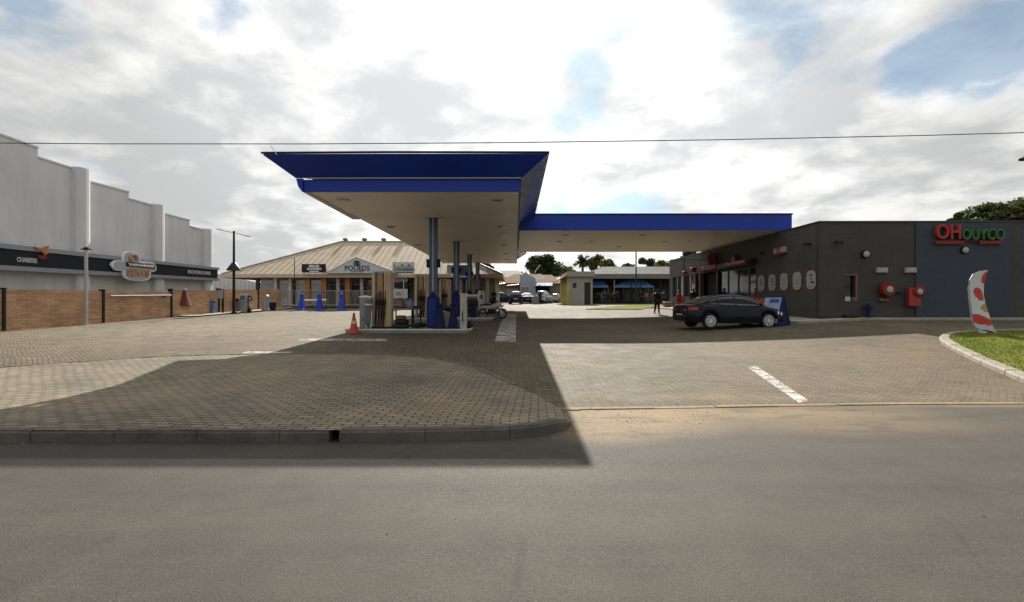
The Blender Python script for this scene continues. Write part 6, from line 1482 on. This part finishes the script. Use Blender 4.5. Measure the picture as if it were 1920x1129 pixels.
def person(label, loc, rz, H, top, trousers, pose='stand', stride=.0, hairc=None, group=None, bag=None, skirt=False):
    k = H / 1.72; low = 0.0; lean = 0.0
    if pose == 'bend': lean = .45
    if pose == 'crouch': low, lean = .42, .35
    def S_(x, y, z): return Vector((x * k, y * k, z * k))
    hipz = .93 - low
    def up(x, y, z):   # upper body leaned forward (towards -y) about the hips
        d = z - .93; return S_(x, y - d * math.sin(lean), hipz + d * math.cos(lean))
    V = []; E = []; Rr = []; N = {}
    def add(nm, p, r, frm=None):
        N[nm] = len(V); V.append(p); Rr.append(tuple(q * k for q in r) if isinstance(r, tuple) else r * k)
        if frm: E.append((N[frm], N[nm]))
    add('pelvis', up(0, 0, .95), (.155, .11)); add('waist', up(0, 0, 1.10), (.135, .10), 'pelvis'); add('chest', up(0, .005, 1.28), (.165, .115), 'waist'); add('neckbase', up(0, .01, 1.43), (.10, .075), 'chest')
    add('neck', up(0, 0, 1.49), (.055, .058), 'neckbase'); add('jaw', up(0, -.02, 1.545), (.066, .078), 'neck'); add('face', up(0, -.008, 1.61), (.077, .098), 'jaw'); add('crown', up(0, .0, 1.68), (.068, .082), 'face'); add('top', up(0, .0, 1.712), (.03, .04), 'crown')
    add('nose', up(0, -.112, 1.60), (.012, .014), 'face')
    for s in (-1, 1): add('ear%d' % s, up(s * .088, .01, 1.60), (.012, .022), 'face')
    for s in (-1, 1):
        n = 'L' if s < 0 else 'R'; st_ = stride * s
        add('hip' + n, S_(s * .095, 0, hipz - .06), (.105, .11), 'pelvis')
        ky = -.05 - st_ * .35 - (.32 if low else 0); add('knee' + n, S_(s * .10, ky, .50 - (.06 if low else 0)), (.062, .066), 'hip' + n); ay = -st_ + (0.02 if low else .02)
        add('ankle' + n, S_(s * .10, ay, .085 + (.05 if stride and s < 0 else 0)), (.042, .045), 'knee' + n); add('toe' + n, S_(s * .115, ay - .16, .035 + (.02 if stride and s < 0 else 0)), (.04, .032), 'ankle' + n)
        add('sho' + n, up(s * .17, .005, 1.40), (.065, .062), 'neckbase')
        sw = -st_ * .5
        if pose in ('carry', 'bend', 'crouch'): el = up(s * .23, -.03, 1.14); wr = up(s * .15, -.26, 1.10)
        else: el = up(s * .235, .03 - sw * .3, 1.13); wr = up(s * .25, -.05 - sw, .90)
        add('elb' + n, el, .045, 'sho' + n); add('wri' + n, wr, .030, 'elb' + n)
        d = (wr - el).normalized(); pm = wr + d * .075 * k; add('palm' + n, pm, (.036, .02), 'wri' + n)
        for f, (o_, ln) in enumerate(((-.030, .062), (-.010, .074), (.010, .070), (.028, .055))):
            a = pm + Vector((0, o_, 0)) * k + d * .03 * k; b = a + d * ln * k + Vector((-s * .018, 0, 0)) * k
            add('f%s%da' % (n, f), a, .010, 'palm' + n); add('f%s%db' % (n, f), b, .008, 'f%s%da' % (n, f))
        add('th' + n, pm + Vector((-s * .012, -.05, 0)) * k + d * .005 * k, .010, 'palm' + n); add('th2' + n, pm + Vector((-s * .02, -.06, 0)) * k + d * .045 * k, .008, 'th' + n)
    body = skinned('person', V, E, Rr, SKIN)
    bm = bmesh.new(); bm.from_mesh(body.data)
    for s in (-1, 1):
        n0 = len(bm.faces); r = bmesh.ops.create_uvsphere(bm, u_segments=6, v_segments=4, radius=.011 * k); c = up(s * .034, -.098, 1.625)
        for v in r['verts']: v.co += c
        bm.faces.ensure_lookup_table()
        for f in list(bm.faces)[n0:]: f.material_index = 1
    n0 = len(bm.faces); r = bmesh.ops.create_uvsphere(bm, u_segments=8, v_segments=4, radius=.022 * k); c = up(0, -.098, 1.552)
    for v in r['verts']: v.co = Vector((v.co.x, v.co.y * .4, v.co.z * .3)) + c
    bm.to_mesh(body.data); bm.free(); body.data.materials.append(HAIR)
    body.location = loc; body.rotation_euler = (0, 0, rz); tag(body, label, 'person', group)
    def part(name, names, grow, mat, root, extra=()):
        idx = {n: i for i, n in enumerate(names)}; es = [(idx[a], idx[b]) for a, b in [(names_[x], names_[y]) for x, y in E] if a in idx and b in idx]
        rr = []
        for n in names:
            r0 = Rr[N[n]]; r0 = r0 if isinstance(r0, tuple) else (r0, r0); rr.append((r0[0] + grow * k, r0[1] + grow * k))
        return skinned(name, [V[N[n]] for n in names], es, rr, mat, root=idx[root], parent=body)
    names_ = {i: n for n, i in N.items()}
    part('jacket', ['pelvis', 'waist', 'chest', 'neckbase', 'shoL', 'shoR', 'elbL', 'elbR', 'wriL', 'wriR'], .022, top, 'chest')
    part('trousers', ['pelvis', 'hipL', 'hipR', 'kneeL', 'kneeR', 'ankleL', 'ankleR'], .016, trousers, 'pelvis')
    for n in 'LR': skinned('shoe', [V[N['ankle' + n]] - Vector((0, 0, .03 * k)), V[N['toe' + n]]], [(0, 1)], [(.05 * k, .05 * k), (.046 * k, .036 * k)], SHOE, parent=body)
    mb = MB(); mb.ball((0, 0, 0), .105 * k, .98, 1.12, .95, 14, 10, .15)
    for v in list(mb.bm.verts):
        if v.co.y < -.05 * k and v.co.z < .045 * k: v.co.y = -.05 * k
        if v.co.z < -.08 * k: v.co.z = -.08 * k
    c = up(0, .018, 1.655); bmesh.ops.translate(mb.bm, verts=mb.bm.verts[:], vec=c); mb.build('hair', hairc or HAIR, body, smooth=True)
    if skirt:
        mb = MB(); mb.rings([[Vector((r * math.cos(t) * k, .8 * r * math.sin(t) * k, z * k)) for t in [2 * PI * j / 16 for j in range(16)]] for r, z in ((.30, .35), (.25, .6), (.2, .95))]); mb.build('skirt', top, body, smooth=True)
    if bag:
        b = bpy.data.objects.new('x', None); mb = MB(); mb.ball((0, 0, 0), .2 * k, .75, .7, 1.25, 12, 8, .15)
        bmesh.ops.translate(mb.bm, verts=mb.bm.verts[:], vec=S_(*bag[1])); bpy.data.objects.remove(b)
        o = mb.build('shoulder_bag', bag[0], None, smooth=True)
        o.location = body.matrix_basis.translation; o.rotation_euler = (0, 0, rz); tag(o, 'big green bag slung on the shoulder of the walking person', 'bag')
    return body
BLK = cloth('black_cloth', (.014, .014, .016)); NVY = cloth('navy_cloth', (.018, .024, .045)); REDC = cloth('red_cloth', (.40, .05, .03)); GRNC = cloth('green_cloth', (.05, .10, .022)); GRYC = cloth('grey_cloth', (.07, .07, .075)); BRNC = cloth('brown_red_cloth', (.16, .06, .035)); ORC = cloth('orange_cloth', (.30, .11, .045))
BRHAIR = M('brown_hair', (.07, .035, .018), .7, 0, .2, 20)
def at_(px, Y): return (PX(px, Y), Y, g(PX(px, Y), Y) + .01)
person('person in a black coat walking across the forecourt with a green bag', at_(1231, 34.2), R(15), 1.66, BLK, BLK, stride=.13, hairc=BRHAIR, bag=(GRNC, (-.26, .02, 1.15)))
person('person in a long bright red top standing behind the parked sedan', at_(1273, 39.5), R(20), 1.52, REDC, BLK, skirt=True)
person('person in black clothes standing between red dressed person and shop entrance', at_(1299.5, 38), R(-10), 1.66, BLK, BLK)
p = person('person with black hair and brown red clothes by the folding pavement sign', at_(1408, 28.2), R(30), 1.55, BRNC, BLK, 'bend'); p.location.z += .07
p = person('person crouching in red clothes right behind the bonnet of the sedan', at_(1425, 27.2), R(-50), 1.62, REDC, BRNC, 'crouch'); p.location.z += .07
p['label'] = 'person crouching in red clothes just behind the bonnet of the sedan'
for px, Y, rz, H, tp, tr_, lb in ((1128.5, 64.5, 20, 1.5, GRNC, GRYC, 'person in a green top by the grey kiosk wall before the pavilion'), (1134, 63.6, -30, 1.72, NVY, NVY, 'tall person in navy in the middle of the group before the pavilion'), (1146.5, 64.8, 60, 1.6, GRYC, BLK, 'person in grey stooping among the plants before the pavilion'), (1151, 64.2, 200, 1.62, BLK, BLK, 'person in black at the outer end of the group before the pavilion')):
    person(lb, at_(px, Y), R(rz), H, tp, tr_, 'bend' if 'stoop' in lb else 'stand', group='people before the tiled pavilion')
for px, Y, rz, H, tp, tr_, lb in ((1201.5, 66.5, 10, 1.85, BLK, BLK, 'tall dark dressed person under the pavilion by the thin black pole'), (1211.5, 67.2, 0, 1.65, ORC, GRYC, 'person in orange standing under the pavilion'), (1222.5, 66.0, 40, 1.5, GRYC, GRYC, 'small person in grey standing under the pavilion'), (1244, 60.5, 170, 1.7, NVY, BLK, 'person in dark blue on the lawn edge near the far shop corner')):
    person(lb, at_(px, Y), R(rz), H, tp, tr_, group='people before the tiled pavilion')
person('person in dark clothes standing beside the white minivan', at_(1012.5, 67.5), R(30), 1.75, NVY, BLK)
person('person in black standing beside the black motorcycle', at_(926.5, 49.2), R(-20), 1.72, BLK, BLK, 'carry')

# ------------------------------------------------------------------ plants and trees
def leaves(mb, c, rad, n, size, rnd, squash=.8):
    c = Vector(c)
    for _ in range(n):
        d = Vector((rnd.gauss(0, 1), rnd.gauss(0, 1), rnd.gauss(0, 1))).normalized(); r = rad * rnd.uniform(.35, 1.06) ** .7
        p = c + Vector((d.x * r, d.y * r, d.z * r * squash)); s = size * rnd.uniform(.6, 1.3)
        u = Vector((rnd.gauss(0, 1), rnd.gauss(0, 1), rnd.gauss(0, .6))).normalized(); v = u.cross(d + Vector((rnd.gauss(0, .5), rnd.gauss(0, .5), rnd.gauss(0, .5)))).normalized()
        mb.face([p - u * s, p + v * s * .55, p + u * s, p - v * s * .55])
def tree(label, px, pyT, pyB, Y, wpx, mat, name='tree', n=2600, size=.26, seed=1, flat=.8, group=None, clumps=26, zg=None):
    rnd = random.Random(seed); x = PX(px, Y); zt = PZ(pyT, Y); zb = PZ(pyB, Y); gz = 1.6 if zg is None else zg; w = wpx * Y / F / 2; h = (zt - zb) / 2; cz_ = (zt + zb) / 2
    t = thing(name, label, 'tree', (x, Y, gz), 0, group)
    mb = MB(); mb.tube([(x, Y, gz - .2), (x + .1 * w, Y, gz + (cz_ - gz) * .5), (x, Y, cz_ + h * .3)], max(.12, w * .09), 8, max(.04, w * .03)); mb.build('trunk', BARK, t, world=True, smooth=True)
    tips = []; mb = MB()
    for i in range(clumps):
        a = rnd.uniform(0, 2 * PI); rr = math.sqrt(rnd.uniform(.05, 1)); e = rnd.uniform(-.85, .9); lim = math.sqrt(max(.1, 1 - e * e))
        tips.append(Vector((x + math.cos(a) * rr * lim * w * .82, Y + math.sin(a) * rr * lim * w * .82, cz_ + e * h * .85)))
    for p in tips[::2]: mb.tube([(x, Y, cz_ - h * .5), Vector((x, Y, cz_ - h * .3)).lerp(p, .5) + Vector((0, 0, .1 * h)), p], w * .035, 5, w * .01)
    mb.build('limbs', BARK, t, world=True)
    mb = MB()
    for p in tips: leaves(mb, p, rnd.uniform(.24, .40) * min(w, h * 1.3), n // clumps, size, rnd, flat)
    mb.build('crown', mat, t, world=True, recalc=False)
    return t
tree('big round dark tree rising behind the brown roofed house', 1018, 479, 528, 108, 74, LEAFD, 'round_tree', 16000, .22, 3, .85, clumps=64)
tree('dark tree behind the ridge end of the shop arcade', 900, 489, 520, 75, 56, LEAFD, 'tree', 3200, .20, 8, clumps=24)
for i, (px, t_, b_, Y, w, m_, lb) in enumerate(((937, 509, 530, 150, 44, LEAFM, 'low green tree far off between the arcade and the brown house'), (968, 508, 530, 160, 36, LEAFM, 'low green tree far off behind the gable of the house'), (1062, 500, 522, 130, 36, LEAFL, 'yellowish green tree behind the yellow kiosk'),
        (1117, 477, 512, 120, 38, LEAFM, 'tall grey green tree beside the palm'), (1139, 487, 512, 110, 40, LEAFL, 'light green tree behind the pavilion roof, beside the tall grey green one'), (1180, 494, 512, 130, 34, LEAFM, 'small green tree behind the pavilion near the thin black pole'), (1212, 484, 512, 125, 50, LEAFD, 'dark broad tree behind the pavilion roof'), (1240, 489, 512, 115, 46, LEAFL, 'yellowish tree behind the pavilion next to the shop'), (1266, 486, 512, 140, 40, LEAFM, 'green tree partly hidden by the far shop corner'))):
    tree(lb, px, t_, b_, Y, w, m_, 'tree', 2600, .26, 20 + i, clumps=22)
tree('dark tree top showing over the shop between link canopy and wall', 1291, 471, 500, 75, 46, LEAFD, 'tree', 2600, .2, 40, clumps=18)
tree('spreading dark green tree behind the roof of the shop', 1858, 380, 440, 52, 160, LEAFM, 'spreading_tree', 11000, .16, 50, .55, clumps=60)
tree('taller dark green tree rising past the lamp post behind the shop', 1945, 366, 440, 56, 130, LEAFM, 'spreading_tree', 7000, .18, 51, .6, clumps=40)
# palm
pmx, pY = PX(1092, 100), 100; pz = PZ(492, 100)
pm = thing('palm_tree', 'palm with hanging brown fronds behind the kiosk', 'palm', (pmx, pY, 1.6))
mb = MB(); mb.tube([(pmx, pY, 1.4), (pmx + .1, pY, 5), (pmx, pY, pz)], .3, 8, .22); mb.build('trunk', BARK, pm, world=True)
rnd = random.Random(4)
FRD = m_leaf('palm_green', (.02, .035, .01), (.06, .075, .02)); FRB2 = m_leaf('palm_brown', (.10, .05, .02), (.22, .11, .05))
for nm, mt, cnt, e0, e1, dr in (('crown', FRD, 46, -.1, 1.35, 1.2), ('dead_fronds', FRB2, 14, -1.0, -.1, 1.3)):
    mb = MB()
    for i in range(cnt):
        a = rnd.uniform(0, 2 * PI); e = rnd.uniform(e0, e1); L = rnd.uniform(1.3, 2.0) * (1 if nm == 'crown' else .75); prev = Vector((pmx, pY, pz)); d = Vector((math.cos(a) * math.cos(e), math.sin(a) * math.cos(e), math.sin(e)))
        sd = Vector((-math.sin(a), math.cos(a), 0))
        for k in range(6):
            nx = prev + d * L / 6; d = (d + Vector((0, 0, -.16 * dr))).normalized(); ll = .42 * (1 - abs(k - 2) / 5)
            for s in (-1, 1):
                mb.face([prev, nx, nx + sd * s * ll + Vector((0, 0, -.18)) + d * .1, prev + sd * s * ll + Vector((0, 0, -.18))])
            prev = nx
    mb.build(nm, mt, pm, world=True, recalc=False)
# potted greenery by the group of people
for px, Y, h, lb in ((1122, 65, 1.5, 'leafy green bush by the grey kiosk wall'), (1141, 65.4, 1.6, 'leafy green bush in the middle of the group of people'), (1154, 65.4, 1.8, 'leafy green bush beside the pavilion post')):
    b = thing('leafy_bush', lb, 'bush', at_(px, Y), 0, 'bushes before the pavilion'); x, y, z = at_(px, Y); rnd = random.Random(int(px))
    mb = MB(); mb.tube([(0, 0, 0), (0, 0, h * .6)], .05, 6, .03); mb.build('stem', BARK, b)
    mb = MB()
    for k in range(6): leaves(mb, (rnd.uniform(-.3, .3), rnd.uniform(-.3, .3), h * rnd.uniform(.45, .85)), .32, 90, .075, rnd)
    mb.build('foliage', LEAFM, b, recalc=False)

# ------------------------------------------------------------------ overhead wire
mb = MB(); pts = [(x, 10.0 + x * .012, 4.93 + .012 * (x + 10) + .0009 * (x * x) - .05) for x in range(-60, 61, 4)]
mb.tube(pts, .0085, 6); tag(mb.build('overhead_wire', BLACK, None), 'thin black wire spanning the sky in front of the canopy', 'wire')
a = P(507, 273, 13.5); b = P(519, 290, 15.9); mb = MB(); mb.tube([a, a.lerp(b, .5) - Vector((0, 0, .03)), b], .006, 5); tag(mb.build('stay_wire', BLACK, None), 'short thin stay wire above the front corner of the canopy', 'wire')

# loose stones along the kerb and in the washed-out sand
rnd = random.Random(9); mb = MB()
for i in range(0, 520, 4):
    if i < 300: x, y = 1.9 + rnd.gauss(0, 1.1), 7.4 + rnd.gauss(0, .45)
    elif i < 420: x, y = rnd.uniform(-7, 1.0), kf[4].y - abs(rnd.gauss(0, .10)) - .06
    else: x, y = rnd.uniform(-8, 9), rnd.uniform(2.2, 6.0)
    if y < 6.35 or x > 1.25:
        r = rnd.uniform(.004, .012) if i < 420 else rnd.uniform(.003, .008)
        z = g(x, y) + .014; a = rnd.uniform(0, 2)
        p = [Vector((x + r * 1.3 * math.cos(a + k * PI / 2), y + r * math.sin(a + k * PI / 2), z)) for k in range(4)]; t = Vector((x + rnd.uniform(-.3, .3) * r, y, z + r * .9))
        for k in range(4): mb.face([p[k], p[(k + 1) % 4], t])
o = mb.build('gravel', M('loose_stone', (.17, .14, .10), .9, 0, .5, 30), None, kind='stuff'); o['label'] = 'loose gravel and grit scattered along the kerb and sandy road edge'; o['category'] = 'gravel'
